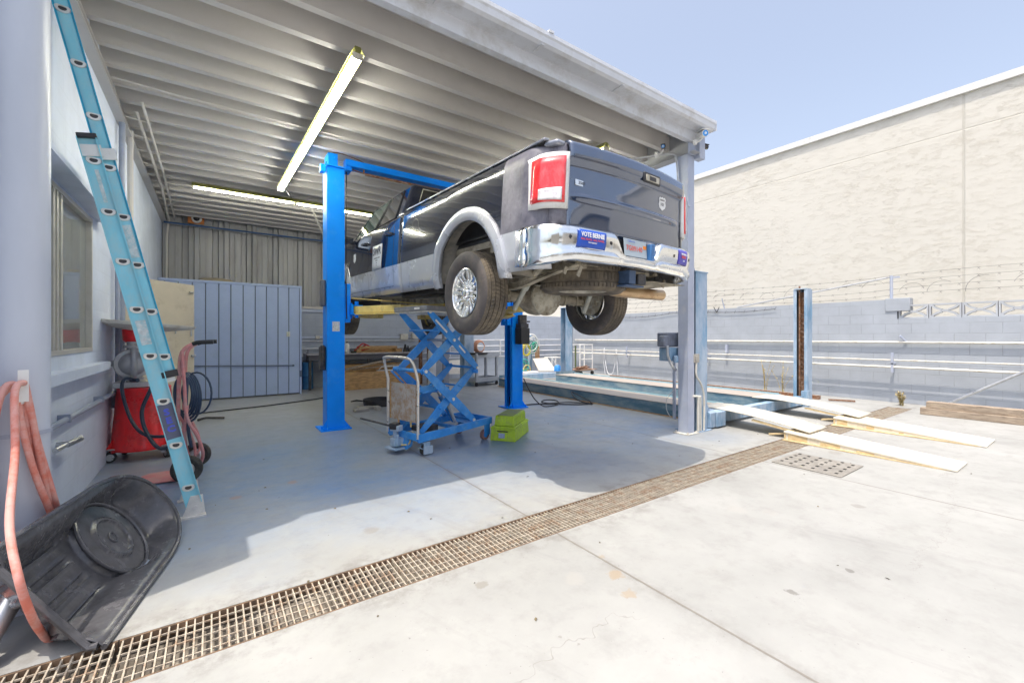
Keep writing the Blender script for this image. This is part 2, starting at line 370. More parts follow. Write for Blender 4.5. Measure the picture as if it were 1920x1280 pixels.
m_plye = M('plywood_edge', (.60, .47, .27), .8, var=.3, scale=10, stretch=(1,1,8))
# ================================================================ SETTING
DY0, DY1, DX0, DX1 = 2.22, 2.56, -3.0, 10.6
mb = MB()
A = 60
for (x0, x1, y0, y1) in ((-A, A, -A, DY0), (-A, A, DY1, A), (-A, DX0, DY0, DY1), (DX1, A, DY0, DY1)):
    mb.poly([(x0,y0,0),(x1,y0,0),(x1,y1,0),(x0,y1,0)])
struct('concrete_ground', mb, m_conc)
mb = MB(); zb = -.08
mb.poly([(DX0,DY0,zb),(DX1,DY0,zb),(DX1,DY1,zb),(DX0,DY1,zb)])
mb.poly([(DX0,DY0,0),(DX1,DY0,0),(DX1,DY0,zb),(DX0,DY0,zb)]); mb.poly([(DX0,DY1,0),(DX0,DY1,zb),(DX1,DY1,zb),(DX1,DY1,0)])
mb.poly([(DX0,DY0,0),(DX0,DY0,zb),(DX0,DY1,zb),(DX0,DY1,0)]); mb.poly([(DX1,DY0,0),(DX1,DY1,0),(DX1,DY1,zb),(DX1,DY0,zb)])
struct('drain_channel', mb, m_chan)
# grates
m_grate = M('grate_steel', (.42, .37, .30), .7, .1, var=.3, scale=14, dirt=((.26,.14,.07), .4, 9, .7))
m_grate2 = M('grate_frame', (.20, .13, .08), .85, .1, var=.4, scale=14, dirt=((.10,.07,.05), .6, 9, .8))
GL = 1.22; proto = None; n_g = int((DX1-DX0)/GL)
places = ['lying under the black tub at the left edge', 'running out from under the lip of the black tub', 'just right of the black tub lip', 'left of the long floor joint in front of the canopy', 'crossing the long floor joint in front of the scissor table',
          'in front of the bumper shadow of the raised truck', 'in front of the steel canopy post', 'beside the perforated cover plate', 'ending at the near plywood ramp', 'between the two plywood ramps', 'beyond the far plywood ramp']
for i in range(11):
    x0 = DX0 + .22 + i*GL; lab = 'rusty floor drain grate ' + places[i]
    if proto is None:
        proto = thing('drain_grate', lab, 'drain grate', (x0, DY0, 0), 0, 'drain grates laid end to end in the channel')
        mb = MB()
        k = 38
        for j in range(k): xx = .012 + (GL-.03)*j/(k-1); mb.bb(xx-.0032, xx+.0032, .012, DY1-DY0-.012, -.032, -.003)
        part('bearing_bars', mb, m_grate, proto, local=True, smooth=0)
        mb = MB()
        for j in range(5): yy = .055 + (DY1-DY0-.11)*j/4; mb.bb(.004, GL-.010, yy-.0025, yy+.0025, -.013, -.0055)
        part('cross_rods', mb, m_grate, proto, local=True, smooth=0)
        mb = MB(); mb.bb(0, GL-.006, .002, .012, -.045, -.001); mb.bb(0, GL-.006, DY1-DY0-.012, DY1-DY0-.002, -.045, -.001)
        part('edge_frame', mb, m_grate2, proto, local=True, smooth=0)
    else: copy_tree(proto, (x0, DY0, 0), 0, lab)

# ---------------------------------------------------------------- canopy
JY0, JS, NJ = 3.35, .384, 23
RX0, RX1 = -.90, 5.50
cp = thing('steel_canopy', 'grey painted steel canopy roof with deep parallel joists over the service bay', 'canopy', (2.3, 7.5, 0))
for i in range(1, NJ):
    y = JY0 + i*JS; mb = MB()
    mb.bb(RX0, RX1-.12, y-.004, y+.003, 4.0, 4.225); mb.bb(RX0, RX1-.12, y+.003, y+.068, 4.0, 4.004); mb.bb(RX0, RX1-.12, y+.064, y+.068, 4.004, 4.02)
    part('joist', mb, m_beamp, cp, smooth=0)
mb = MB()
for i in range(43):
    y = 3.3 + i*.21; 
    mb.bb(RX0, RX1+.05, y, y+.13, 4.228, 4.234); mb.bb(RX0, RX1+.05, y+.13, y+.21, 4.238, 4.244)
mb.bb(RX0-.5, RX1+.12, 3.30, 12.3, 4.246, 4.27)
part('roof_deck', mb, m_deck, cp, smooth=0)
mb = MB(); mb.bb(-.9, RX1+.10, JY0-.004, JY0+.004, 4.0, 4.225); mb.bb(-.9, RX1+.1, JY0+.004, JY0+.07, 4.0, 4.005); mb.bb(-.9, RX1+.1, JY0-.05, JY0-.004, 4.14, 4.147)
part('fascia_beam', mb, m_fascia, cp, smooth=0)
mb = MB()   # gutter: L profile, open shelf, front lip
gx0, gx1 = -.93, 5.56
pr_ = [(3.30, 4.135), (3.19, 4.135), (3.165, 4.15), (3.155, 4.20), (3.14, 4.215), (3.14, 4.245), (3.13, 4.245), (3.13, 4.21), (3.143, 4.195), (3.153, 4.145), (3.185, 4.125), (3.30, 4.125)]
mb.prism([(gx0, y, z) for y, z in pr_], (gx1-gx0, 0, 0))
mb.bb(gx1, gx1+.006, 3.13, 3.34, 4.12, 4.25)
part('gutter', mb, m_fascia, cp, smooth=0)
mb = MB()
for X in (1.5, 2.55, 3.7): mb.bb(X, X+.035, 3.15, 3.3, 4.115, 4.122)
mb.bb(2.62, 2.68, 3.12, 3.16, 4.247, 4.27)
parts_each('gutter_strap', mb, m_fascia, cp, lambda c: round(c.x, 1), smooth=0)
mb = MB(); X = RX1 - .12
mb.bb(X, X+.008, 3.44, 12.1, 3.86, 4.20); mb.bb(X-.07, X+.08, 3.3, 12.1, 3.852, 3.86); mb.bb(X-.07, X+.08, 3.3, 12.1, 4.2, 4.208)
part('end_beam', mb, M('end_beam_paint', (.36,.37,.39), .5, var=.1), cp, smooth=0)
for Y in (3.48, 11.0):
    mb = MB(); hx, hy = .075, .075; x0 = 5.40
    mb.bb(x0-hx, x0+hx, Y-hy, Y-hy+.008, 0.012, 3.85); mb.bb(x0-hx, x0+hx, Y+hy-.008, Y+hy, 0.012, 3.85); mb.bb(x0-.004, x0+.004, Y-hy+.008, Y+hy-.008, 0.012, 3.85)
    mb.bb(x0-hx, x0-hx+.006, Y-hy+.01, Y+hy-.01, .012, 3.85)
    p = part('post', mb, m_post, cp, smooth=0, label='grey steel post carrying the front corner of the canopy' if Y < 4 else 'grey steel post carrying the back of the canopy')
    mb = MB(); mb.box((x0, Y, .008), (.26, .24, .012)); 
    for dx in (-.1, .1):
        for dy in (-.09, .09): mb.cyl((x0+dx, Y+dy, .014), (x0+dx, Y+dy, .035), .012, n=6)
    part('base_plate', mb, m_offw, p, smooth=0)
mb = MB(); mb.bb(5.30, 5.58, 3.375, 3.39, 3.84, 3.99); mb.bb(5.47, 5.60, 3.32, 3.42, 3.80, 4.12)
part('corner_bracket', mb, m_post, cp, smooth=0)
mb = MB(); mb.bb(-.93, -.84, 3.3, 12.15, 3.86, 3.872); mb.bb(-.93, -.922, 3.3, 12.15, 3.872, 4.0); mb.bb(-.93, -.86, 3.3, 12.15, 4.0-.02, 4.0-.008)
part('wall_ledger', mb, m_beamp, cp, smooth=0)
mb = MB()
mb.tube([(-.86,7.2,3.95),(-.86,7.2,2.1)], .03, 10); mb.tube([(-.84, 5.9, 3.99), (-.3, 5.9, 3.975), (5.2, 5.9, 3.975)], .012, 6)
mb.tube([(-.74, 6.6, 3.98), (-.74, 9.5, 3.96), (-.8, 12.0, 3.9), (-.84,12.05,3.5), (-.84, 12.05, 2.5)], .02, 8); mb.tube([(-.66, 6.3, 3.985), (-.66, 9.0, 3.975), (-.7, 12.0, 3.95)], .016, 8)
mb.tube([(-.78,10.8,3.9),(-.55,10.5,3.97),(-.1,10.3,3.99)], .008, 6)
for k in range(9): mb.beam((-.9, 6.7+k*.55, 3.93), (-.62, 6.9+k*.55, 3.98), .012, .012)
part('roof_conduit', mb, m_beamp, cp)
mb = MB(); mb.tube(smooth_path([(4.4, 4.6, 3.86), (5.0, 3.95, 3.9), (5.24, 3.62, 3.9), (5.29, 3.56, 3.8), (5.30, 3.54, 3.55), (5.29, 3.52, 3.35), (5.35, 3.40, 3.12)]), .014, 8)
part('post_conduit', mb, m_zinc, cp)
mb = MB(); mb.tube([(-.88, 11.95, 3.995-.16),(2.4, 11.95, 3.83),(5.3,11.95,3.83)], .02, 6)
part('blue_pipe', mb, M('pipe_blue', (.05,.12,.28), .4), cp)
mb = MB(); mb.beam((1.55, 9.2, 3.98), (2.55, 11.2, 3.05), .035, .012); part('diagonal_brace', mb, m_offw, cp, smooth=0)

# ---------------------------------------------------------------- left building
LX = -.93
lb = thing('workshop_building', 'blue-grey painted workshop building along the left of the bay, with a sliding window', 'building', (LX, 6, 0))
WY0, WY1, WZ0, WZ1 = 3.95, 5.50, 1.21, 2.44
mb = MB()
def wallface(mb, x0, x1, y0, y1, z0, z1, holes):
    ys = sorted({y0, y1, *[h[0] for h in holes], *[h[1] for h in holes]}); zs = sorted({z0, z1, *[h[2] for h in holes], *[h[3] for h in holes]})
    for a, b in zip(ys, ys[1:]):
        for c_, d in zip(zs, zs[1:]):
            if any(h[0] <= a and b <= h[1] and h[2] <= c_ and d <= h[3] for h in holes): continue
            mb.bb(x0, x1, a, b, c_, d)
wallface(mb, LX-.2, LX, 2.68, 12.2, 0, 3.72, [(WY0, WY1, WZ0, WZ1)]); mb.bb(LX-.2, LX, 3.2, 12.2, 3.72, 4.32)
mb.bb(-6, LX-.2, 2.68, 2.88, 0, 3.72); mb.bb(-6, LX-.2, 3.2, 3.3, 3.72, 4.32); mb.bb(-6, LX-.2, 2.88, 3.2, 3.60, 3.72); mb.bb(-6.2, -6, 2.68, 12.2, 0, 3.72); mb.bb(-6, LX-.2, 12.0, 12.2, 0, 4.32); mb.bb(-6.2, LX, 3.15, 12.2, 4.322, 4.40)
part('wall', mb, m_wallL, lb, smooth=0)
mb = MB()
mb.bb(LX, LX+.09, 3.4, 5.80, 1.02, 1.10)
part('window_ledge', mb, m_wallL, lb, bevel=.004)
mb = MB(); mb.prism([(LX, 3.4, 2.47), (LX+.14, 3.4, 2.47), (LX+.14, 3.4, 2.51), (LX, 3.4, 2.56)], (0, 2.38, 0))
part('window_hood', mb, m_wallL, lb, smooth=0)
m_alu = M('window_aluminium', (.60, .58, .53), .4, .3, var=.1, scale=8)
wn = MB()
wn.bb(LX-.06, LX+.01, WY0, WY1, WZ0, WZ0+.035); wn.bb(LX-.06, LX+.01, WY0, WY1, WZ1-.035, WZ1); wn.bb(LX-.06, LX+.01, WY1-.035, WY1, WZ0+.035, WZ1-.035); wn.bb(LX-.06, LX+.01, WY0, WY0+.035, WZ0+.035, WZ1-.035)
for y in (4.33, 4.42, 4.52): wn.bb(LX-.05, LX+.005, y, y+.045, WZ0+.035, WZ1-.035)
wf = part('window_frame', wn, m_alu, lb, bevel=.002)
mb = MB(); mb.bb(LX-.035, LX-.03, WY0+.03, WY1-.03, WZ0+.03, WZ1-.03); part('pane', mb, glass('window_glass', (.50,.53,.52), .55, .02), wf, smooth=0)
mb = MB(); mb.bb(-2.6, LX-.21, WY0-.6, WY1+.4, .2, .25); mb.bb(-2.62, -2.6, 2.7, 11.9, 0, 4)
for y in (4.7, 5.1, 5.35): mb.bb(-1.6, -1.55, y, y+.1, .25, 2.2)
part('room_interior', mb, M('interior_paint', (.7,.68,.62), .7), lb, smooth=0)
mb = MB()
mb.tube([(LX+.045, 2.6, .745), (LX+.045, 6.42, .73), (LX+.045, 6.46, .74), (LX+.045, 6.5, .80), (LX+.045, 6.5, 2.9)], .022, 10)
for y in (3.2, 4.45, 5.6): mb.tube([(LX, y, .745),(LX+.045, y, .745)], .014, 6); mb.bb(LX, LX+.07, y-.015, y+.015, .715, .775)
mb.tube([(LX+.05, 6.75, .1), (LX+.05, 6.75, 3.9)], .03, 10)
mb.bb(LX, LX+.07, 6.44, 6.56, .55, .72)
part('wall_pipe', mb, M('pipe_paint', (.30,.34,.43), .45, var=.1), lb)
mb = MB(); mb.cyl((LX, 4.42, .56), (LX+.045, 4.42, .56), .022, n=10); mb.tube([(LX+.03, 4.25, .555), (LX+.09, 4.62, .57)], .017, 10)
for k in range(12): mb.cyl((LX+.06+k*.003, 4.40+k*.017, .562), (LX+.062+k*.003, 4.408+k*.017, .562), .021, n=10)
part('pipe_stub', mb, m_zinc, lb)
# tan door standing open
m_tan = M('tan_door', (.56, .50, .40), .55, var=.06, scale=3, dirt=((.35,.29,.2), .3, 5, .4))
dr = MB(); a0 = Vector((-.91, 8.32, 0)); a1 = Vector((-.28, 9.03, 0)); dv = (a1-a0).normalized(); dn = Vector((dv.y, -dv.x, 0))
mid = (a0+a1)/2; dr.beam((a0.x,a0.y,1.14), (a1.x,a1.y,1.14), .04, 2.14)
d_ = part('door', dr, m_tan, lb, smooth=0, label='tan flush door standing open in front of the panelled enclosure')
hm = MB()
for (t, z) in ((.93, 2.08), (.97, 1.02)): p = a0 + (a1-a0)*t + dn*.045; hm.tube([p + Vector((0,0,z)) - dv*.05, p + Vector((0,0,z)) + dv*.02], .018, 8)
for (t, z) in ((.62, 1.46), (.93, 1.42)): p = a0 + (a1-a0)*t + dn*.03; hm.beam(p+Vector((0,0,z-.07)), p+Vector((0,0,z+.07)), .02, .025)
parts_each('door_fitting', hm, m_zinc, d_, lambda c: (round(c.x, 1), round(c.z, 1)))
mb = MB(); mb.bb(LX+.001, LX+.02, 7.0, 7.85, .05, 2.15); part('door', mb, m_tan, lb, smooth=0, label='tan flush door closed in the left wall behind the ladder')

# round column at the left edge
cl = thing('round_column', 'thick round blue-grey painted column at the left edge with a metal strap', 'column', (-.80, 3.16, 0))
mb = MB(); mb.cyl((-.805, 3.165, 0), (-.805, 3.165, 4.1), .118, n=48); part('shaft', mb, M('column_paint', (.52, .56, .64), .38, var=.08, scale=2, stretch=(1,1,.3), bump=.05, bscale=3), cl)
mb = MB(); mb.lathe([(.119,0),(.124,0),(.124,.02),(.119,.02)], (-.805, 3.165, .86), (0,0,1), 48, closed=True); part('strap', mb, m_post, cl)
mb = MB(); mb.bb(-.928, -.82, 3.02, 3.30, 0, .34); part('plinth', mb, m_wallL, cl, bevel=.01)

# ---------------------------------------------------------------- panelled enclosure
PY = 11.04
en = thing('panelled_enclosure', 'low blue-grey enclosure of grooved vertical panels in the back corner of the bay', 'enclosure', (.4, 11.3, 0))
gr = [-.91, -.806,-.588,-.357,-.132,.097,.312,.537,.765,.981,1.211,1.431,1.658]
m_pan = M('panel_paint', (.36, .45, .68), .5, var=.08, scale=2, dirt=((.28,.35,.50), .35, 2, .4), bump=.05, bscale=6)
mb = MB()
for a, b in zip(gr, gr[1:]): mb.bb(a+.009, b-.009, PY, PY+.03, .03, 2.47)
part('panels', mb, m_pan, en, smooth=0)
mb = MB(); mb.bb(-.91, 1.655, PY+.032, PY+.05, .02, 2.46); part('backing', mb, M('groove_shadow', (.13,.16,.22), .7), en, smooth=0)
mb = MB(); mb.bb(-.91, 1.70, PY-.02, PY+.05, 2.472, 2.52); mb.bb(1.66, 1.70, PY-.01, PY+.05, 0, 2.47); mb.bb(1.66, 1.69, PY+.05, 12.18, 0, 2.5); mb.bb(-.91, 1.69, PY+.05, 12.18, 2.475, 2.50)
part('frame', mb, m_pan, en, smooth=0)
mb = MB(); mb.bb(1.385, 1.455, PY-.012, PY, 1.34, 1.45); o = part('outlet', mb, m_offw, en, bevel=.003)
mb = MB()
for z in (1.375, 1.415): mb.bb(1.405, 1.435, PY-.015, PY-.0125, z-.012, z+.012)
part('socket', mb, M('socket_green', (.35,.42,.3), .5), o, smooth=0)
mb = MB(); mb.tube([(-.5, PY-.025, .735), (1.45, PY-.025, .675), (1.52, PY-.025, .675)], .012, 8); mb.cyl((1.5,PY-.03,.675),(1.54,PY-.03,.675), .022, n=8); mb.bb(1.66,1.70,PY-.02,PY-.01,.4,.55)
part('air_line', mb, M('pipe_dkblue', (.10,.13,.20), .4), en)
mb = MB(); mb.lathe([(.0,.10),(.12,.10),(.30,.075),(.34,.03),(.36,0),(.33,-.005),(.0,0)], (.05, 11.55, 2.53), (0,0,1), 32)
single('dish_cover', mb, M('tan_fabric', (.36,.31,.22), .8), 'tan round cover lying on top of the panelled enclosure', 'cover')

# ---------------------------------------------------------------- back walls
m_cor = M('corrugated_paint', (.38, .38, .385), .42, .1, var=.08, scale=2, stretch=(1,1,.3), dirt=((.22,.21,.20), .4, 2, .5))
cw = thing('corrugated_wall', 'dark grey ribbed metal sheet wall above the enclosure at the back of the bay', 'metal wall', (2.2, 12.2, 2.2))
mb = MB(); prof = []
x = -.93
while x < 5.6:
    prof += [(x, 12.19), (x+.02, 12.10), (x+.10, 12.10), (x+.12, 12.19), (x+.22, 12.19), (x+.225, 12.175), (x+.245, 12.175), (x+.25, 12.19), (x+.34,12.19), (x+.36,12.27), (x+.455,12.27), (x+.475,12.19)]
    x += .565
n = len(prof); mb.add([(a, b, 2.06) for a, b in prof] + [(a, b, 4.25) for a, b in prof], [(i, i+1, n+i+1, n+i) for i in range(n-1)])
part('sheets', mb, m_cor, cw, smooth=0, solid=.003)
mb = MB(); mb.bb(-.9, 5.45, 12.10, 12.13, 4.1, 4.22); mb.bb(-.93, 5.6, 12.09, 12.13, 2.06, 2.12)
part('girt', mb, m_beamp, cw, smooth=0)
bw = thing('back_block_wall', 'blue-grey painted block wall across the back of the bay and yard', 'block wall', (5.2, 12.3, 0))
mb = MB(); mb.bb(-.93, 11.4, 12.20, 12.38, 0, 2.08); part('wall', mb, m_cmu_x, bw, smooth=0)
mb = MB(); mb.bb(1.75, 5.2, 12.14, 12.198, 1.98, 2.10); mb.bb(1.75,5.2,12.16,12.198,1.30,1.34); part('rail', mb, m_wallL, bw, smooth=0)
mb = MB()
for z, r in ((1.22, .016), (1.02, .02), (.83, .02), (.66,.018)): mb.tube([(1.75, 12.14, z), (11.3, 12.14, z)], r, 8)
for X in (6.1, 8.0, 9.6): mb.tube([(X, 12.12, .7),(X, 12.12, 1.2)], .02, 6)
part('air_pipes', mb, m_fascia, bw)
mb = MB(); mb.bb(4.5, 4.72, 12.08, 12.19, 1.25, 1.42); mb.bb(4.85, 5.0, 12.08, 12.19, 1.27, 1.43); mb.bb(2.2,2.3,12.1,12.19,1.28,1.36); part('switch_box', mb, m_offw, bw, bevel=.004)

RWX = 11.4
rw = thing('side_block_wall', 'blue-grey painted block wall along the right side of the yard, topped with breeze blocks', 'block wall', (RWX, 5, 0))
mb = MB()
mb.bb(RWX, RWX+.2, 2.62, 12.2, 0, 2.10); mb.bb(RWX, RWX+.2, -6, 2.62, 0, 1.70)
part('wall', mb, m_cmu_y, rw, smooth=0)
mb = MB(); mb.bb(RWX-.02, RWX+.22, 2.42, 2.80, 1.86, 2.12); part('cap_block', mb, m_cmu_y, rw, bevel=.006)
mb = MB()   # breeze blocks
y = 2.60; z0 = 1.702; z1 = 1.98
while y > -3.5:
    a = y - .44
    x0, x1 = RWX+.03, RWX+.13
    mb.bb(x0, x1, a, y, z0, z0+.028); mb.bb(x0, x1, a, y, z1-.028, z1); mb.bb(x0, x1, a, a+.025, z0+.028, z1-.028); mb.bb(x0, x1, y-.025, y, z0+.028, z1-.028)
    cy = (a+y)/2; cz = (z0+z1)/2
    for s1 in (-1, 1):
        for s2 in (-1, 1):
            pts = [(x0+.05, cy + s1*.19, cz + s2*.112), (x0+.05, cy+s1*.13, cz+s2*.055), (x0+.05, cy+s1*.045, cz+s2*.015)]
            pp = smooth_path(pts, 4)
            for p, q in zip(pp, pp[1:]): mb.beam(p, q, .1, .036, up=(0, -(q-p).z, (q-p).y))
    mb.box((x0+.05, cy, cz), (.1, .09, .045))
    y -= .45
part('breeze_blocks', mb, M('breeze_grey', (.42,.44,.47), .7, var=.12), rw, smooth=0)
mb = MB()
mb.tube([(RWX-.05, -3, 1.235), (RWX-.05, 2.4, 1.225), (RWX-.05, 12.0, 1.205)], .022, 8)
mb.tube([(RWX-.16, -3, .875), (RWX-.16, 12.0, .85)], .016, 8)
mb.tube([(RWX-.17, -3, .72), (RWX-.17, 12.0, .735)], .024, 8)
part('air_pipes', mb, m_offw, rw)
mb = MB()
for Y in (6.6, 2.65, 9.4): mb.bb(RWX-.20, RWX-.15, Y-.02, Y+.02, .62, 1.02); mb.bb(RWX-.2, RWX, Y-.015, Y+.015, .78, .81)
for Y in (6.1, .6): mb.bb(RWX-.10, RWX-.02, Y-.03, Y+.03, .9 if Y > 2 else 1.1, 1.12 if Y>2 else 1.28)
for Y in (2.55,): mb.beam((RWX-.1, Y, 1.36), (RWX-.03, Y-.08, 1.24), .03, .03)
part('pipe_bracket', mb, m_post, rw, smooth=0)

# barbed wire fence above the wall
fn = thing('barbed_wire_fence', 'sagging strands and loops of barbed wire on posts above the side wall', 'barbed wire', (RWX+.1, 4, 2.1))
m_wire = M('wire', (.20, .19, .18), .5, .6)
mb = MB(); mb.tube([(RWX+.1, 2.73, 2.1), (RWX+.1, 2.73, 2.60)], .028, 8); mb.tube([(RWX+.1, 6.25, 2.1),(RWX+.02, 6.28, 2.38)], .016, 6); mb.box((RWX+.1,2.66,2.56),(.03,.12,.03))
part('post', mb, m_post, fn)
mb = MB(); mb.tube([(RWX+.1, 2.74, 2.57), (RWX+.1, 5.9, 2.12)], .018, 8); part('brace', mb, m_zinc, fn)
mb = MB(); rr = random.Random(3)
for z0, sag in ((2.30, .03), (2.45, .02), (2.58, .02), (2.18,.03)):
    pts = [(RWX+.1, y, z0 + (0 if y > 2.7 else .02) - sag*math.sin((y+2)*1.3)) for y in [-4 + .5*k for k in range(33)]]
    mb.tube(pts, .0035, 4)
    for k in range(60):
        y = -3 + k*.25; z = z0 - sag*math.sin((y+2)*1.3)
        mb.tube([(RWX+.08, y-.02, z-.025), (RWX+.12, y+.02, z+.025)], .003, 3); mb.tube([(RWX+.08, y+.02, z-.02), (RWX+.12, y-.02, z+.02)], .003, 3)
for k in range(26):     # loose coil loops
    y = -2.5 + k*.55 + rr.uniform(-.1, .1); r = rr.uniform(.16, .26); t = rr.uniform(-.5, .6)
    a0_, a1_ = rr.uniform(-.3, .5), rr.uniform(1.5, 2.9)
    mb.tube([(RWX+.1+.1*math.sin(a), y + r*math.cos(a)*math.cos(t), 2.28 + (0 if y > 2.6 else -.05) + r*math.sin(a)) for a in [a0_ + (a1_-a0_)*q/9 for q in range(10)]], .004, 4)
part('wires', mb, m_wire, fn)
mb = MB(); pts = [(RWX-.03, y, 2.02 + .035*math.sin(y*1.9) - .02*(y > 8)) for y in [4.9+.25*k for k in range(26)]]
mb.tube(pts, .006, 4)
for p in pts[::1]:
    mb.tube([(p[0]-.02, p[1]-.03, p[2]+.05), (p[0]+.01, p[1]+.02, p[2]-.03)], .004, 3)
for Y in (6.4, 6.75): mb.tube([(RWX-.03, Y, 2.0), (RWX-.04, Y+.08, 2.16)], .01, 4); mb.tube([(RWX-.03, Y, 2.0), (RWX-.04, Y-.08, 2.15)], .01, 4)
part('fallen_strand', mb, m_dark, fn)

bl = thing('stucco_building', 'tall windowless cream stucco building rising behind the side wall', 'building', (16, 6, 0))
mb = MB(); mb.bb(14, 24, -30, 24, 0, 6.86); part('wall', mb, m_stucco, bl, smooth=0)
mb = MB(); mb.bb(13.93, 24, -30, 24.05, 6.862, 7.02); part('coping', mb, m_white, bl, smooth=0)
rb = thing('rear_building', 'plain tan stucco building on the far side of the yard, behind the camera', 'building', (5, -11, 0))
mb = MB(); mb.bb(3.5, 20, -14, -9, 0, 4.6); mb.bb(-16, -3, -16, -12, 0, 5.2); part('wall', mb, M('rear_stucco', (.50,.44,.36), .85), rb, smooth=0)
mb = MB(); mb.bb(3.4, 20.1, -14.1, -8.9, 4.602, 4.75); mb.bb(6, 9, -8.999, -8.96, .02, 3.2); part('trim', mb, m_dark, rb, smooth=0)
# ================================================================ PICKUP TRUCK  (local: y = 0 at rear bumper, forward +y; z = 0 where the tyres would stand)
def ramp(name, base, dirty=False):
    g = G(name); n = g.noise(3, 7, .7); n2 = g.noise(40, 4, .6)
    if dirty:
        sc1 = g.noise(4, 8, .75, vec=g.comb(g.x, g.m('MULTIPLY', g.y, 5), g.m('MULTIPLY', g.z, 1.2)))
        c = g.mix(g.rng(n, .35, .65), (.07, .07, .10), (.22, .215, .25)); c = g.mix(g.rng(sc1, .55, .68, 0, .6), c, (.02, .022, .03))
        g.b.inputs['Roughness'].default_value = .42; g.b.inputs['Coat Weight'].default_value = .15; g.b.inputs['Coat Roughness'].default_value = .25
    else:
        c = g.mix(g.rng(n, .56, .78, 0, .3), base, (.06, .06, .065)); g.L(g.rng(n, .3, .7, .10, .16), g.b.inputs['Roughness'])
        g.b.inputs['Coat Weight'].default_value = 1; g.b.inputs['Coat Roughness'].default_value = .03; g.b.inputs['Coat IOR'].default_value = 1.65; g.b.inputs['Metallic'].default_value = 0
    g.L(c, g.b.inputs['Base Color']); return g.mat
m_paint = ramp('truck_black', (.008, .012, .028))
m_dustp = ramp('truck_dusty', (0,0,0), True)
m_silver = M('truck_silver', (.56, .58, .62), .28, .35, var=.06, scale=2, coat=.8)
m_rail = M('rail_dusty', (.22,.24,.29), .25, .3, var=.25, scale=6, coat=.6, dirt=((.45,.45,.46), .5, 9, .6))
m_gate = M('truck_tailgate', (.025, .05, .11), .06, .35, var=.2, scale=2, coat=1, dirt=((.10,.10,.10), .25, 3, .3), spec=1)
m_gate.node_tree.nodes['Principled BSDF'].inputs['Coat IOR'].default_value = 1.95
m_glassd = M('dark_glass', (.012, .014, .014), .04, 0, var=.1, coat=1, spec=1)
m_under = M('underbody_dust', (.40, .36, .28), .85, var=.3, scale=9, dirt=((.14,.12,.09), .6, 7, .7), bump=.3, bscale=30)
m_unders = M('underbody_steel', (.50, .48, .41), .7, .2, var=.25, scale=10, dirt=((.22,.18,.12), .6, 9, .7), bump=.2)
m_liner = M('wheel_well', (.20, .19, .165), .9, var=.35, scale=8, dirt=((.34,.31,.25), .6, 6, .7), bump=.4, bscale=25)
m_exh = M('exhaust_tip', (.56, .40, .24), .35, .6, var=.12, scale=5, dirt=((.35,.2,.1), .4, 7, .5))
m_lred = M('tail_lamp_red', (.75, .025, .03), .15, 0, var=.12, scale=9, coat=1, dirt=((.85,.22,.22), .45, 6, .4), stretch=(1,1,.5))
m_lclr = M('tail_lamp_clear', (.75, .72, .72), .15, 0, var=.3, scale=18, coat=1, dirt=((.45,.42,.45), .5, 20, .6))
m_tread = M('tyre', (.10, .085, .068), .82, var=.3, scale=9, dirt=((.23,.19,.135), .6, 5, .7))
m_tside = M('tyre_side', (.075, .068, .068), .7, var=.2, scale=5, dirt=((.17,.14,.115), .5, 7, .45))

TX, TY, TZ = 3.0, 2.5, 1.37
tk = thing('pickup_truck', 'dark blue pickup truck with silver lower body raised on the two-post lift, seen from behind', 'pickup truck', (TX, TY, TZ))
tk.rotation_euler = (R(1.5), 0, R(2.0))
def tp(n, mb, m, par=None, **k): return part(n, mb, m, par or tk, local=True, **k)
RA, FA, LEN = 1.17, 5.47, 6.55        # axle positions
def lerp(a, b, t): return a + (b-a)*t
def interp(x, xs):
    for (a, va), (b, vb) in zip(xs, xs[1:]):
        if x <= b: return lerp(va, vb, max(0, (x-a)/(b-a)))
    return xs[-1][1]
def hw(z): return interp(z, [(.44,.935),(.55,.965),(.70,.975),(.80,.985),(.835,.99),(.95,.985),(1.15,.975),(1.35,.965),(1.43,.95),(1.465,.925),(1.485,.89),(1.49,.85)])
def yh(y):   # plan taper towards the corners
    t = 0
    if y < .30: t = .13*((.30-y)/.22)**2 if y > .08 else .13
    if y > 6.0: t = .16*((y-6.0)/.55)**2
    return t
def arch(y, c, r, zc):
    d = abs(y-c)
    return zc + math.sqrt(max(0, r*r-d*d)) if d < r else None
ZT = .82
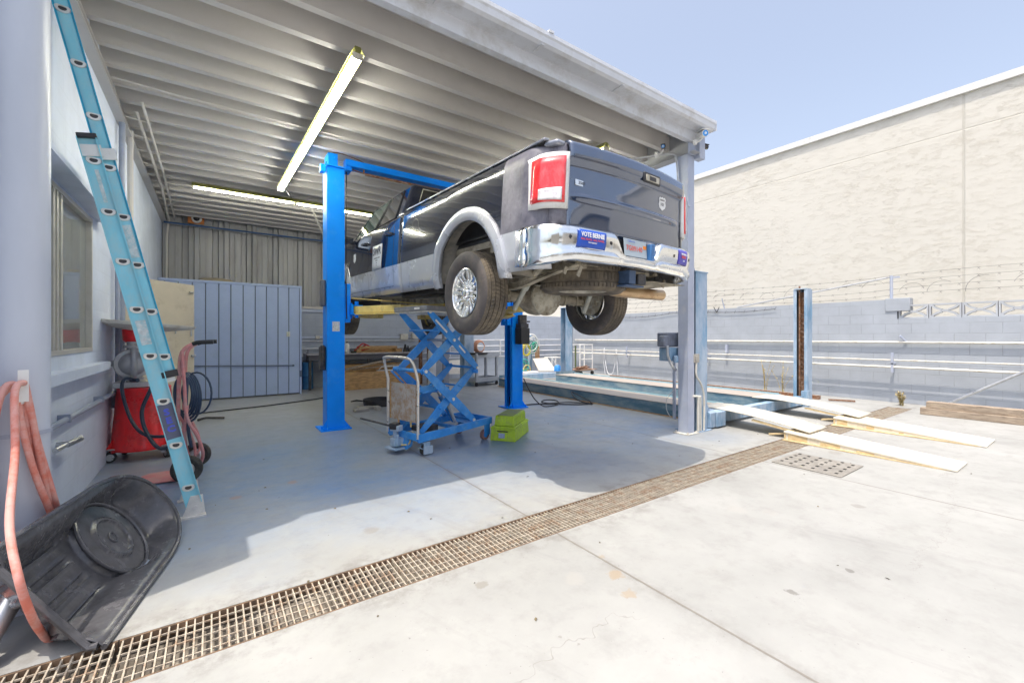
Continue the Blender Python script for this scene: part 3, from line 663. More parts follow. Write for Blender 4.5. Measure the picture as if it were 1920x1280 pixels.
def side(s, y0, y1, ztop, arches, n=60, zb=lambda y: .46):
    ys = sorted(set([round(lerp(y0, y1, i/n), 4) for i in range(n+1)] + [round(c+k*r*q, 4) for (c, r, zc) in arches for k in (-1, 1) for q in (1.0, .999, .99, .96, .9, .8, .7) if y0 < c+k*r*q < y1]))
    zr = [.0, .25, .5, .75, 1.0]; cols = []
    for y in ys:
        b = zb(y)
        for (c, r, zc) in arches:
            a = arch(y, c, r, zc)
            if a and a > b: b = a
        t = ztop(y); zt = max(ZT, b)
        zs = [lerp(b, zt, q) for q in (0, .34, .67, 1)] + [lerp(zt, t, q) for q in (.2, .4, .6, .75, .86, .93, .97, 1)]
        if t - zt < .02: zs = zs
        cols.append([(s*(hw(z) - yh(y)*.8), y, z) for z in zs])
    mb = MB(); nr = len(cols[0])
    for c_ in cols: mb.v += [Vector(p) for p in c_]
    for i in range(len(cols)-1):
        for j in range(nr-1):
            a = i*nr+j; q = [mb.v[k] for k in (a, a+1, a+nr+1, a+nr)]
            if (q[1]-q[0]).length < 1e-3 and (q[2]-q[3]).length < 1e-3: continue
            mid = sum((p.z for p in q))/4; mb.f.append((a, a+1, a+nr+1, a+nr))
            ym = sum(p.y for p in q)/4
            mb.m.append(1 if mid < ZT else (2 if ym < .56 and s < 0 and y0 < 1 else 0))
    return mb
bed_top = lambda y: 1.49
for s in (-1, 1):
    q = tp('bed_side', side(s, .08, 2.745, bed_top, [(RA, .56, .50)], 70, lambda y: .50 if y < RA else .46), [m_paint, m_silver, m_dustp], smooth=40, solid=.025)
    # fender flare
    fl = MB(); N = 26; prof = [(-.012, .0), (.018, .0), (.042, .03), (.048, .075), (.03, .12), (-.02, .135)]   # (outward, radial)
    def flare(c, r, zc, mbx, a0, a1):
        vs = []
        for i in range(N+1):
            a = lerp(a0, a1, i/N)
            for (o, rd) in prof:
                rr_ = r - .012 + rd; y = c + rr_*math.cos(a); z = max(zc + rr_*math.sin(a), .44)
                vs.append((s*(hw(min(z, 1.3)) - yh(y)*.8 + o), y, z))
        k = len(prof); mbx.add(vs, [(i*k+j, i*k+j+1, (i+1)*k+j+1, (i+1)*k+j) for i in range(N) for j in range(k-1)])
    flare(RA, .56, .50, fl, -.10, math.pi+.07)
    tp('fender_flare', fl, m_silver, solid=.012)
    # rail cap
    rc = MB(); rc.prism([(s*.865, .10, 1.488), (s*.93, .10, 1.475), (s*.925, .10, 1.50), (s*.87, .10, 1.505)], (0, 2.62, 0)); 
    tp('rail_cap', rc, m_rail, bevel=.012, seg=3)
    # bed inner wall
    iw = MB(); iw.bb(min(s*.80,s*.84), max(s*.80,s*.84), .12, 2.72, .92, 1.49); iw.bb(min(s*.50,s*.84), max(s*.50,s*.84), RA-.55, RA+.55, .90, 1.10)
    iw.bb(min(s*.84,s*.90), max(s*.84,s*.90), .12, 2.72, 1.46, 1.487)
    tp('bed_wall', iw, m_blk, smooth=0)
    # wheel liner (half drum open outward)
    ln = MB(); n = 18
    vs = []
    for i in range(n+1):
        a = lerp(0, math.pi, i/n); y = RA + .60*math.cos(a); z = .50 + .60*math.sin(a)
        vs += [(s*.96, y, z if z < 1.05 else min(z, 1.09)), (s*.58, y, z if z < 1.05 else min(z, 1.09))]
    ln.add(vs, [(2*i, 2*i+1, 2*i+3, 2*i+2) for i in range(n)])
    tp('wheel_liner', ln, m_liner, solid=.01)
# bed floor, front wall
mb = MB(); mb.bb(-.80, .80, .10, 2.72, .86, .90); 
for k in range(9): mb.bb(-.78+k*.18, -.70+k*.18, .1, 2.7, .90, .91)
mb.bb(-.80, .80, 2.68, 2.72, .90, 1.47)
tp('bed_floor', mb, m_blk, smooth=0)
# corner posts next to the tailgate (behind the lamps)
for s in (-1, 1):
    mb = MB(); vs = []
    for i in range(9):
        t = i/8; y = lerp(.10, .0, math.sin(t*math.pi/2)); xo = lerp(.885, .775, 1-math.cos(t*math.pi/2))
        for z in (.80, .95, 1.15, 1.35, 1.44, 1.475, 1.49):
            k = (hw(z) - .985)*1.0; vs.append((s*(xo + k*(1-t*.5)), y + (.03*((z-1.35)/.14)**2 if z > 1.35 else 0), z))
    mb.add(vs, [(i*7+j, i*7+j+1, (i+1)*7+j+1, (i+1)*7+j) for i in range(8) for j in range(6)])
    tp('corner_panel', mb, [m_dustp if s < 0 else m_paint], solid=.02, smooth=50)
    mb = MB(); mb.prism([(s*.905, .14, 1.44), (s*.86, .02, 1.44), (s*.77, .02, 1.44), (s*.77, .14, 1.44)], (0, 0, .045)); tp('rail_end', mb, m_rail, bevel=.02, seg=4)
# tail lamps wrap the corner
def lamp_strip(s, z0, z1, off, inset0=0, inset1=0, ny=10):
    vs = []; rows = 6
    for i in range(ny+1):
        t = i/ny; t2 = lerp(inset0, 1-inset1, t); th = t2*math.pi/2*1.12
        if t2 < .35: xo, y = .965 - .02*t2/.35*.5, lerp(.30, .10, t2/.35)
        else:
            q = (t2-.35)/.65; y = lerp(.10, -.012, math.sin(q*math.pi/2)); xo = lerp(.955, .775, 1-math.cos(q*math.pi/2)) if False else lerp(.95, .782, q**1.1)
            if q < .3: pass
        for j in range(rows+1):
            z = lerp(z0, z1, j/rows); lift = .0
            # top outer corner slopes down
            cut = 0
            z = z - (.035*(1-t2)*(j/rows)) + (.0)
            o = off
            nx, ny_ = (1, -.25) if t2 < .35 else (lerp(1, .25, (t2-.35)/.65), -lerp(.3, 1, (t2-.35)/.65))
            l = math.hypot(nx, ny_)
            vs.append((s*(xo + (hw(z)-.985)*.8 + nx/l*o), y + ny_/l*o, z))
    m_ = MB(); k = rows+1
    m_.add(vs, [(i*k+j, i*k+j+1, (i+1)*k+j+1, (i+1)*k+j) for i in range(ny) for j in range(rows)]); return m_
for s in (-1, 1):
    bz = tp('tail_lamp', lamp_strip(s, .955, 1.39, .012), m_white, solid=.03, smooth=50)
    tp('red_lens', lamp_strip(s, .995, 1.355, .022, .17, .12), m_lred, bz, solid=.01, smooth=50)
    tp('clear_lens', lamp_strip(s, 1.01, 1.115, .027, .33, .20), m_lclr, bz, solid=.006, smooth=50)
# tailgate: crowned panel with a sculpted recess
def gate(u, v):
    x = lerp(-.772, .772, u); z = lerp(.80, 1.492, v)
    bow = -.045*(1-(x/.772)**2)
    y = bow - .0
    prof = interp(z, [(.80,.03),(.84,.008),(.98,.0),(1.04,-.002),(1.055,-.026),(1.085,-.030),(1.10,-.004),(1.30,.0),(1.345,-.035),(1.39,-.040),(1.46,-.030),(1.482,-.010),(1.492,.03)])
    fade = max(0, 1-((abs(x)/.74)**6)); z_c = z + .015*(1-(x/.772)**2)*(v > .5)
    creasefade = fade if z < 1.2 else 1
    return (x, y + prof*creasefade, z_c)
mb = MB(); mb.grid(gate, 40, 60)
gt = tp('tailgate', mb, m_gate, solid=.03, smooth=60)
mb = MB(); mb.bb(-.75, .75, .02, .06, .82, 1.48); tp('inner_panel', mb, m_blk, gt, smooth=0)
mb = MB(); mb.bb(.06-.0, .30, -.093, -.075, 1.325, 1.415); hb = tp('tailgate_handle', mb, m_blk, gt, bevel=.012, seg=3)
mb = MB(); mb.bb(.085, .275, -.099, -.09, 1.34, 1.395); tp('handle_plate', mb, m_unders, hb, bevel=.008)
mb = MB(); mb.bb(.13, .22, -.104, -.0985, 1.348, 1.385); tp('pull', mb, m_dark, hb, bevel=.003)
# small badge and route shield sticker
mb = MB(); mb.bb(-.70, -.56, -.018, -.012, 1.155, 1.20); bd = tp('badge', mb, m_chrome, gt, bevel=.002)
mb = text_mb('TRUCK HD', .026, basis((-.63, -.0195, 1.178), (1,0,0), (0,0,1)), sx=.95) if False else text_mb('2500', .034, basis((-.63, -.0195, 1.178), (1,0,0), (0,0,1)), sx=1.2); tp('badge_text', mb, m_dark, bd, smooth=0)
def shield(cx, cz, y, h, ax=1):
    pts = [(-.30,.50),(-.16,.44),(0,.50),(.16,.44),(.30,.50),(.42,.34),(.36,.16),(.42,-.06),(.34,-.30),(.12,-.42),(0,-.50),(-.12,-.42),(-.34,-.30),(-.42,-.06),(-.36,.16),(-.42,.34)]
    return [(cx+ax*a*h, y, cz+b*h) for a, b in pts]
mb = MB(); mb.prism(shield(.41, 1.205, -.0385, .125), (0, -.002, 0)); sh = tp('shield_sticker', mb, m_white, gt, smooth=0, label='small white highway shield sticker')
mb = MB()
for z, t, q in ((1.238, 'ROUTE', .020), (1.222, '', .02), (1.198, '101', .042)):
    if t: mb.merge(text_mb(t, q, basis((.41, -.0415, z), (1,0,0), (0,0,1)), bold=.0006))
tp('shield_text', mb, m_dark, sh, smooth=0)
# chrome bumper
def bump_prof(x):
    """returns list of (y, z) from top back to bottom back at lateral x (abs)"""
    a = abs(x); dip = interp(a, [(0,.17),(.19,.17),(.235,.14),(.29,.03),(.33,0),(2,0)])
    w = interp(a, [(0,0),(.75,.0),(.90,.05),(.975,.17),(.99,.30)])
    top = .825 - dip; bot = interp(a, [(0,.575),(.3,.57),(.75,.565),(.90,.535),(.99,.52)])
    f = -.115 + w + .035*(a/.8)**2*(a < .8) + (.035 if a >= .8 else 0)
    h = top-bot
    P = [(.10+w*.2, top-.005), (f+.07, top), (f+.025, top-.004), (f+.006, top-.022), (f, top-.06*min(1,h/.3)), (f+.004, bot+h*.55), (f+.018, bot+h*.36), (f+.002, bot+h*.27), (f-.002, bot+.045), (f+.012, bot+.012), (f+.05, bot), (f+.14, bot+.012)]
    return P
xs = [-.99,-.985,-.97,-.94,-.90,-.85,-.78,-.7,-.6,-.5,-.42,-.36,-.33,-.31,-.29,-.27,-.25,-.235,-.215,-.19,-.1,0,.1,.19,.215,.235,.25,.27,.29,.31,.33,.36,.42,.5,.6,.7,.78,.85,.90,.94,.97,.985,.99]
mb = MB(); vs = []; k = 12
for x in xs:
    for (y, z) in bump_prof(x): vs.append((x, y, z))
mb.add(vs, [(i*k+j, i*k+j+1, (i+1)*k+j+1, (i+1)*k+j) for i in range(len(xs)-1) for j in range(k-1)])
# wrap ends forward along the bed side
for s in (-1, 1):
    e = [(s*.99, y, z) for (y, z) in bump_prof(.99)][2:11]
    e2 = [(p[0]*1.003, .36, lerp(p[2], .66, .04)) for p in e]
    n = len(e); mb.add(e + e2, [(i, i+1, n+i+1, n+i) for i in range(n-1)])
bp_ = tp('rear_bumper', mb, m_chrome, solid=.006, smooth=50)
mb = MB(); mb.bb(-.30, .30, -.045, .06, .655, .672); mb.bb(-.86, -.34, -.02, .08, .829, .833); mb.bb(.34, .86, -.02, .08, .829, .833); tp('step_pad', mb, m_blk, bp_, smooth=0)
mb = MB(); mb.bb(-.32, .32, -.03, .0, .60, .80); tp('plate_recess', mb, m_blk, bp_, smooth=0)
# licence plate
mb = MB(); mb.bb(-.155, .155, -.064, -.058, .672-.006, .822-.006)
mb.v = [Vector((p.x, p.y + (p.z-.74)*.10, p.z)) for p in mb.v]
lp = tp('licence_plate', mb, M('plate_white', (.34,.40,.45), .4, var=.05), bp_, bevel=.002)
mb = text_mb('7G09140', .062, basis((-.02, -.0665, .735), (1,0,0), (0,.1,1)), bold=.0012, sx=.95); tp('plate_number', mb, M('plate_red', (.55,.12,.10), .5), lp, smooth=0)
mb = text_mb('California', .026, basis((-.06, -.0625, .795), (1,0,0), (0,.1,1))); tp('plate_state', mb, M('plate_blue', (.08,.15,.45), .5), lp, smooth=0)
mb = MB(); mb.bb(.105,.145,-.0655,-.062,.745,.775); tp('plate_tab', mb, M('plate_orange', (.8,.25,.03), .5), lp, smooth=0)
mb = MB(); mb.bb(.17,.235,-.10,-.05,.64,.80); tp('wiring_socket', mb, M('socket_blue', (.04,.14,.34), .4), bp_, bevel=.01)
# bumper stickers
def bp_face(x, z):
    P = bump_prof(x)
    for (ya, za), (yb, zb_) in zip(P[3:10], P[4:11]):
        if za >= z >= zb_: return lerp(ya, yb, (za-z)/(za-zb_))
    return P[4][0]
def sticker(x0, x1, z0, z1, m, name, lab):
    s_ = MB(); s_.grid(lambda u, v: (lerp(x0,x1,u), bp_face(lerp(x0,x1,u), lerp(z0,z1,v)) - .011, lerp(z0,z1,v)), 8, 6); return tp(name, s_, m, bp_, solid=.001, label=lab)
def stext(t, q, cx, cz, m, par, bold=.0, sx=1.):
    yy = bp_face(cx, cz); dy = (bp_face(cx+.1, cz) - bp_face(cx-.1, cz))/.2; dz = (bp_face(cx, cz+.03)-bp_face(cx, cz-.03))/.06
    mbx = text_mb(t, q, basis((cx, yy-.0135, cz), (1, dy, 0), (0, dz, 1)), bold=bold, sx=sx); tp('sticker_text', mbx, m, par, smooth=0)
m_stk = M('sticker_blue', (.02, .09, .50), .35, var=.05); m_stw = M('sticker_white', (.85,.85,.85), .5, var=.02); m_str = M('sticker_red', (.75,.12,.15), .5, var=.02)
st = sticker(-.735, -.44, .665, .80, m_stk, 'bumper_sticker', 'blue political bumper sticker with white lettering, near end')
stext('VOTE BERNIE', .050, -.5875, .762, m_stw, st, bold=.0016, sx=.82)
stext('REAL PEOPLE . REAL POWER.', .020, -.5875, .727, m_str, st, bold=.0005, sx=.96); stext('www.example.com', .010, -.5875, .704, m_stw, st) if False else stext('FOR PRESIDENT', .013, -.5875, .705, m_stw, st, bold=.0003)
st2 = sticker(.60, .80, .665, .80, M('sticker_violet', (.09,.08,.45), .35, var=.05), 'bumper_sticker', 'blue and violet bumper sticker, far end')
stext('not me us', .032, .70, .765, m_stw, st2, bold=.0008); stext('BERNIE', .034, .70, .735, m_str, st2, bold=.001); stext('2020', .02, .70, .70, m_stw, st2)
mb = MB()
for x in (-.79, -.375, .52, .86):
    y = bp_face(x, .735); mb.cyl((x, y+.01, .735), (x, y-.006, .735), .019, n=14); mb.cyl((x, y-.006, .735), (x, y-.009, .735), .010, n=10)
[tp('bumper_bolt', q_, m_dark, bp_) for q_ in _split(mb, lambda c: round(c.x, 1))]
# ---------------- cab lower
def cab_top(y): return interp(y, [(2.78,1.43),(5.05,1.40),(5.3,1.36),(6.2,1.24),(6.55,1.12)])
for s in (-1, 1):
    cb = tp('cab_side', side(s, 2.775, 6.50, cab_top, [(FA, .53, .50)], 70, lambda y: .46 if y < FA else .50), [m_paint, m_silver, m_paint], smooth=40, solid=.025)
    fl = MB(); flare(FA, .53, .50, fl, -.05, math.pi+.05); tp('fender_flare', fl, m_silver, solid=.012)
    # door seams
    mb = MB()
    for y in (2.99, 3.97, 4.92):
        for i in range(10):
            za, zb_ = lerp(.56, 1.41, i/10), lerp(.56, 1.41, (i+1)/10); off = 0
            mb.add([(s*(hw(za)+.0015), y-.004, za), (s*(hw(za)+.0015), y+.004, za), (s*(hw(zb_)+.0015), y+.004, zb_), (s*(hw(zb_)+.0015), y-.004, zb_)], [(0,1,2,3)])
    mb.add([(s*(hw(.555)+.0015), 2.99, .552), (s*(hw(.555)+.0015), 4.92, .552), (s*(hw(.555)+.0015), 4.92, .560), (s*(hw(.555)+.0015), 2.99, .560)], [(0,1,2,3)])
    tp('door_seam', mb, m_blk, cb, smooth=0)
    for y in (3.16, 4.12):
        mb = MB(); z = 1.25; x = hw(z)
        mb.tube([(s*(x+.0), y-.09, z), (s*(x+.035), y-.075, z), (s*(x+.04), y, z+.003), (s*(x+.035), y+.075, z), (s*x, y+.09, z)], [.012,.014,.014,.014,.012], 8)
        mb.cyl((s*(x-.01), y, z), (s*(x+.002), y, z), .036, n=16)
        tp('door_handle', mb, m_paint, cb)
    mb = MB(); mb.bb(min(s*.86,s*.93), max(s*.86,s*.93), 2.85, 4.95, .43, .47); tp('rocker', mb, m_blk, cb, bevel=.01)
    # fuel door on near bed side
    if s < 0:
        mb = MB(); c = (2.33, 1.20)
        for i in range(24):
            a, b = 2*math.pi*i/24, 2*math.pi*(i+1)/24
            p = [(c[0]+r*math.cos(q), c[1]+r*math.sin(q)) for q in (a, b) for r in (.092, .098)]
            mb.add([(s*(hw(z)+.003), y, z) for y, z in (p[0], p[1], p[3], p[2])], [(0,1,2,3)])
        tp('fuel_door', mb, m_unders, smooth=0)
    # arch liner front
    ln = MB(); n = 16; vs = []
    for i in range(n+1):
        a = lerp(-.25, math.pi+.25, i/n); y = FA + .57*math.cos(a); z = .50 + .57*math.sin(a); vs += [(s*.95, y, min(z, 1.05)), (s*.45, y, min(z, 1.05))]
    ln.add(vs, [(2*i, 2*i+1, 2*i+3, 2*i+2) for i in range(n)]); tp('wheel_liner', ln, m_blk, solid=.01)
# hood and cowl
mb = MB(); mb.grid(lambda u, v: (lerp(-.86, .86, v), lerp(5.05, 6.5, u), cab_top(lerp(5.05, 6.5, u)) + .07*(1-(2*v-1)**2)**.6 - .005), 14, 16); tp('hood', mb, m_paint, solid=.02, smooth=60)
mb = MB(); mb.bb(-.84, .84, 6.42, 6.56, .55, 1.10); tp('grille', mb, m_dark, bevel=.04); mb = MB(); mb.bb(-.97, .97, 6.44, 6.62, .48, .72); tp('front_bumper', mb, m_chrome, bevel=.04)
# greenhouse
B = {'rb': (2.80, .93), 'fb': (5.12, .92)}
def gh(s): return dict(rb=(s*.945, 2.80, 1.42), fb=(s*.93, 5.12, 1.39), rt=(s*.735, 2.93, 1.925), ft=(s*.70, 4.42, 1.915))
L_, R_ = gh(-1), gh(1)
mb = MB(); V = [L_['rb'], R_['rb'], R_['fb'], L_['fb'], L_['rt'], R_['rt'], R_['ft'], L_['ft']]
mb.add(V, [(0,1,5,4), (1,2,6,5), (2,3,7,6), (3,0,4,7), (4,5,6,7), (0,3,2,1)])
cabs = tp('cab_roof', mb, m_paint, bevel=.055, seg=4, smooth=40)
mb = MB(); mb.grid(lambda u, v: (lerp(-.66, .66, v), lerp(3.0, 4.36, u), 1.915 + .035*(1-(2*v-1)**2)*(1-(2*u-1)**6)), 10, 10); tp('roof_skin', mb, m_paint, cabs, solid=.01)
def quadpt(a, b, c, d, u, v):   # a,b bottom; d,c top
    p = [lerp(a[i], b[i], u) for i in range(3)]; q = [lerp(d[i], c[i], u) for i in range(3)]
    return Vector([lerp(p[i], q[i], v) for i in range(3)])
def pane(corn, uv, off, m, name, par, frame=None):
    a, b, c, d = corn; n = (Vector(b)-Vector(a)).cross(Vector(d)-Vector(a)).normalized()
    cen = quadpt(a, b, c, d, .5, .5)
    if n.dot(cen - Vector((0, 4.0, 1.5))) < 0: n = -n
    pts = [quadpt(a, b, c, d, u, v) + n*off for u, v in uv]; g_ = MB(); g_.prism(pts, n*.004); o = tp(name, g_, m, par, smooth=0)
    if frame:
        f_ = MB(); f_.tube([p + n*.004 for p in pts], .008, 6, closed=True); tp('window_trim', f_, frame, o)
    return o
for s, Q in ((-1, L_), (1, R_)):
    q = (Q['rb'], Q['fb'], Q['ft'], Q['rt'])
    pane(q, [(.10,.06),(.41,.05),(.43,.89),(.30-.14,.90)], .003, m_glassd, 'rear_door_window', cabs, m_blk)
    pane(q, [(.445,.05),(.86,.04),(.94,.86),(.475,.89)], .003, M('front_glass', (.05,.10,.085), .04, 0, coat=1, spec=1), 'front_door_window', cabs, m_blk)
pane((L_['rb'], R_['rb'], R_['rt'], L_['rt']), [(.09,.14),(.91,.14),(.90,.86),(.10,.86)], .004, m_glassd, 'rear_window', cabs, m_unders)
pane((L_['fb'], R_['fb'], R_['ft'], L_['ft']), [(.06,.06),(.94,.06),(.92,.94),(.08,.94)], .004, m_glassd, 'windshield', cabs, m_blk)
mb = MB(); mb.bb(-.14, .14, 2.86, 2.90, 1.86, 1.90); tp('brake_lamp', mb, M('brake_lamp', (.4,.02,.02), .2), cabs, bevel=.005)
for s in (-1, 1):
    mb = MB(); mb.prism([(s*.94, 4.86, 1.38), (s*1.06, 4.92, 1.40), (s*1.06, 4.92, 1.45), (s*.93, 4.86, 1.47)], (0, .10, 0)); mr_ = tp('door_mirror', mb, m_blk, bevel=.01)
    mb = MB(); mb.box((s*1.17, 4.93, 1.47), (.23, .14, .30), Matrix.Rotation(R(-8*s), 3, 'Z')); tp('mirror_shell', mb, m_paint, mr_, bevel=.045, seg=4)
    mb = MB(); mb.box((s*1.17+.0, 4.855, 1.47), (.19, .006, .25), Matrix.Rotation(R(-8*s), 3, 'Z')); tp('mirror_glass', mb, m_chrome, mr_, bevel=.002)
# door decals (near side)
def side_decal(y0, y1, z0, z1, mat, name, lab, par=None):
    s_ = MB(); s_.grid(lambda u, v: (-(hw(lerp(z0,z1,v))+.003), lerp(y0,y1,u), lerp(z0,z1,v)), 4, 5); return tp(name, s_, mat, par, solid=.001, label=lab)
m_dcl = M('decal_grey', (.52,.54,.58), .5, var=.05)
dc = side_decal(3.40, 3.78, .82, 1.17, m_dcl, 'door_sign', 'pale grey magnetic sign with black lettering on the rear door')
def side_text(t, q, y, z, m, par, bold=0, sx=1): 
    k = (hw(z+.02)-hw(z-.02))/.04; tp('sign_text', text_mb(t, q, basis((-(hw(z)+.0055), y, z), (0,-1,0), (-k,0,1)), bold=bold, sx=sx), m, par, smooth=0)
side_text('SWR', .16, 3.59, 1.08, m_blk, dc, bold=.003, sx=.9); 
for i, (t, q) in enumerate((('CONSTRUCTION', .030), ('SERVICES', .022), ('CALL', .022), ('US', .022))): side_text(t, q, 3.59, .985-i*.033, m_blk, dc)
mb = MB(); pts = [(-(hw(p[2])+.003), 4.62 + (p[0]-.0), p[2]) for p in shield(0, 1.10, 0, .15)]; mb.prism(pts, (-.002, 0, 0)); tp('shield_sticker', mb, m_dcl, smooth=0, label='small pale highway shield sticker on the front door')
em = side_decal(4.965, 5.0, 1.03, 1.035, m_dcl, 'fender_badge', 'chrome letters on the front fender')
side_text('S', .09, 4.99, 1.02, m_dcl, em, bold=.004) if False else None
for z, t, q in ((1.045, '2500', .05), (1.0, 'DIESEL', .035)): tp('badge_letters', text_mb(t, q, basis((-(hw(z)+.006), 5.0 - (.0), z), (0,-1,0), (0,0,1)), bold=.002), m_chrome, em, smooth=0)
# ---------------- wheels
def wheel(px, py, pz, s, tag_):
    TR, TWd = .405, .27
    r_ = MB(); hwd = TWd/2; prof = [(.235, -.105), (.255,-.125), (.30,-.137), (.345,-.138), (.378,-.128), (.397,-.110), (.403,-.09)]
    prof = prof + [(.405, v) for v in (-.06,-.03,0,.03,.06)] + [(a, -b) for a, b in reversed(prof)]
    # tyre side shells and tread with real grooves
    w_ = MB(); w_.lathe([(.232,-.10)] + [(a, b) for a, b in prof[:7]] + [(.392,-.085),(.392,.085)] + [(a, b) for a, b in prof[-7:]] + [(.232,.10),(.24,.0)], (px, py, pz), (s, 0, 0), 72, closed=True)
    ty = tp('wheel', w_, m_tside, smooth=50)
    t_ = MB(); nb = 72; rr2 = random.Random(5)
    ribs = [(-.112,-.078, 0), (-.070,-.030, .5), (-.022, .022, 0), (.030,.070,.5), (.078,.112, 0)]
    for (a, b, ph) in ribs:
        for k in range(nb):
            t0 = 2*math.pi*(k+ph)/nb; t1 = t0 + 2*math.pi/nb*.88; sk = .012*(1 if (a+b) > 0 else -1)
            vs = []
            for (ax, th) in ((a, t0), (b, t0+sk*3), (b, t1+sk*3), (a, t1)):
                for rad in (.388, .405 - .25*max(0, abs(ax)-.075)**1*.6):
                    vs.append((px + s*ax, py + rad*math.cos(th), pz + rad*math.sin(th)))
            t_.add(vs, [(0,2,3,1),(2,4,5,3),(4,6,7,5),(6,0,1,7),(1,3,5,7)])
    tp('tread', t_, m_tread, ty, smooth=0)
    # rim: barrel, spokes, hub
    c = Vector((px, py, pz)); ax = Vector((s, 0, 0))
    m_ = MB(); m_.lathe([(.236,.118),(.228,.122),(.222,.112),(.222,.09),(.218,.02),(.218,-.10),(.232,-.118),(.24,-.11),(.212,-.09),(.212,.08),(.23,.105)], c, ax, 48, closed=True)
    m_.lathe([(0,.03),(.06,.03),(.205,.0),(.205,-.02),(0,-.01)], c, ax, 32) if tag_ != 'inner' else None
    rim = tp('rim', m_, m_chrome if tag_ != 'inner' else m_unders, ty, smooth=40)
    sp_ = MB()
    for k in range(8):
        a = 2*math.pi*k/8 + .2; u = Vector((0, math.cos(a), math.sin(a))); tv = Vector((0, -math.sin(a), math.cos(a)))
        for o_ in (-1, 1):
            P = [(u*.055 + tv*(.020*o_), .088), (u*.13 + tv*(.022*o_), .085), (u*.226 + tv*(.034*o_), .108)]
            for (p, h), (q, h2) in zip(P, P[1:]):
                wv = tv*.0145; d0, d1 = c+p+ax*h, c+q+ax*h2
                sp_.add([d0-wv, d0+wv, d1+wv, d1-wv, d0-wv*1.4-ax*.03, d0+wv*1.4-ax*.03, d1+wv*1.4-ax*.03, d1-wv*1.4-ax*.03], [(0,1,2,3),(4,7,6,5),(0,4,5,1),(1,5,6,2),(2,6,7,3),(3,7,4,0)])
    tp('spokes', sp_, m_chrome, ty, bevel=.003, smooth=40)
    h_ = MB(); h_.lathe([(0,.125),(.022,.125),(.038,.118),(.045,.10),(.05,.095),(.075,.09),(.085,.07),(.085,.02)], c, ax, 32)
    for k in range(8):
        a = 2*math.pi*(k+.5)/8 + .2; p = c + Vector((0, math.cos(a), math.sin(a)))*.068; h_.cyl(p + ax*.085, p + ax*.112, .011, .009, n=8)
    tp('hub_cap', h_, m_chrome, ty)
    # inside: brake disc
    b_ = MB(); b_.cyl(c - ax*.07, c - ax*.09, .165, n=32); b_.cyl(c-ax*.09, c-ax*.12, .075, n=20); b_.box(c + Vector((-s*.10, -.12, .06)), (.09, .11, .15)); b_.box(c + Vector((-s*.125, -.10, .0)), (.05, .07, .10))
    tp('brake', b_, m_unders, ty, bevel=.004)
for s in (-1, 1): wheel(s*.865, RA, .365, s, 'rear'); wheel(s*.865, FA, .27, s, 'front')
# ---------------- underbody
mb = MB(); AZ = .365
mb.cyl((-.72, RA, AZ), (-.16, RA, AZ), .048, .060, n=16); mb.cyl((.16, RA, AZ), (.72, RA, AZ), .060, .048, n=16)
for x in (-.66, .66): mb.cyl((x-.05, RA, AZ), (x+.05, RA, AZ), .07, n=16); 
for x in (-.30, .32): mb.cyl((x-.02, RA, AZ), (x+.02, RA, AZ), .072, n=16)
mb.lathe([(.0,.20),(.12,.195),(.15,.18),(.18,.12),(.192,.03),(.18,-.05),(.13,-.15),(.08,-.22),(.06,-.32)], (-.10, RA, AZ), (0,-1,0), 28)
ax_ = tp('rear_axle', mb, m_under, smooth=45)
mb = MB(); mb.lathe([(0,.245),(.09,.24),(.145,.225),(.162,.205),(.19,.202),(.196,.195),(.196,.175)], (-.10, RA, AZ), (0,-1,0), 28)
for k in range(12): a = 2*math.pi*k/12; mb.cyl((-.10+.178*math.cos(a), RA-.202, AZ+.178*math.sin(a)), (-.10+.178*math.cos(a), RA-.216, AZ+.178*math.sin(a)), .011, n=6)
tp('differential_cover', mb, m_unders, ax_, smooth=45)
for s in (-1, 1):
    mb = MB(); mb.bb(min(s*.40,s*.47), max(s*.40,s*.47), .12, 6.3, .55, .70)
    tp('frame_rail', mb, m_under, bevel=.008)
    mb = MB(); L0 = .10; L1 = 1.95
    for k in range(4):
        zz = .50 - .016*k; e = .12*k
        pts = [(s*.53, lerp(L0+e, L1-e, t/10), zz - .10*math.sin(math.pi*t/10)*1.0 + .07) for t in range(11)]
        for p, q in zip(pts, pts[1:]): mb.beam(p, q, .065, .013)
    mb.bb(min(s*.49,s*.57), max(s*.49,s*.57), RA-.09, RA+.09, .31, .37)
    for dy in (-.07, .07):
        for dx in (.49, .57): mb.cyl((s*dx, RA+dy, .30), (s*dx, RA+dy, .52), .009, n=6)
    mb.beam((s*.53, .10, .56), (s*.53, .13, .66), .05, .02)
    tp('leaf_spring', mb, m_under)
    mb = MB(); p0 = Vector((s*.50, RA-.16, .22)); p1 = Vector((s*.43, RA-.44, .66)); pm = lerp(p0, p1, .45)
    mb.cyl(p0, pm, .026, n=12); mb.cyl(pm, p1, .036, n=14)
    tp('shock_absorber', mb, M('shock_grey', (.42,.44,.40), .55, var=.2, scale=9, dirt=((.3,.26,.18), .4, 9, .6)))
mb = MB()
for y in (.18, 1.75, 2.6, 4.2, 5.0): mb.bb(-.40, .40, y-.04, y+.04, .58, .66)
mb.bb(-.62, .62, .06, .14, .62, .68)
mb.bb(-.80, .80, .12, 2.7, .80, .86)
for k in range(5): mb.bb(-.82, .82, .35+k*.55, .42+k*.55, .74, .80)
mb.bb(-.85, .85, 2.85, 5.0, .50, .56); mb.bb(-.45, .45, 5.0, 6.2, .45, .60)
tp('underbody', mb, m_under, smooth=0)
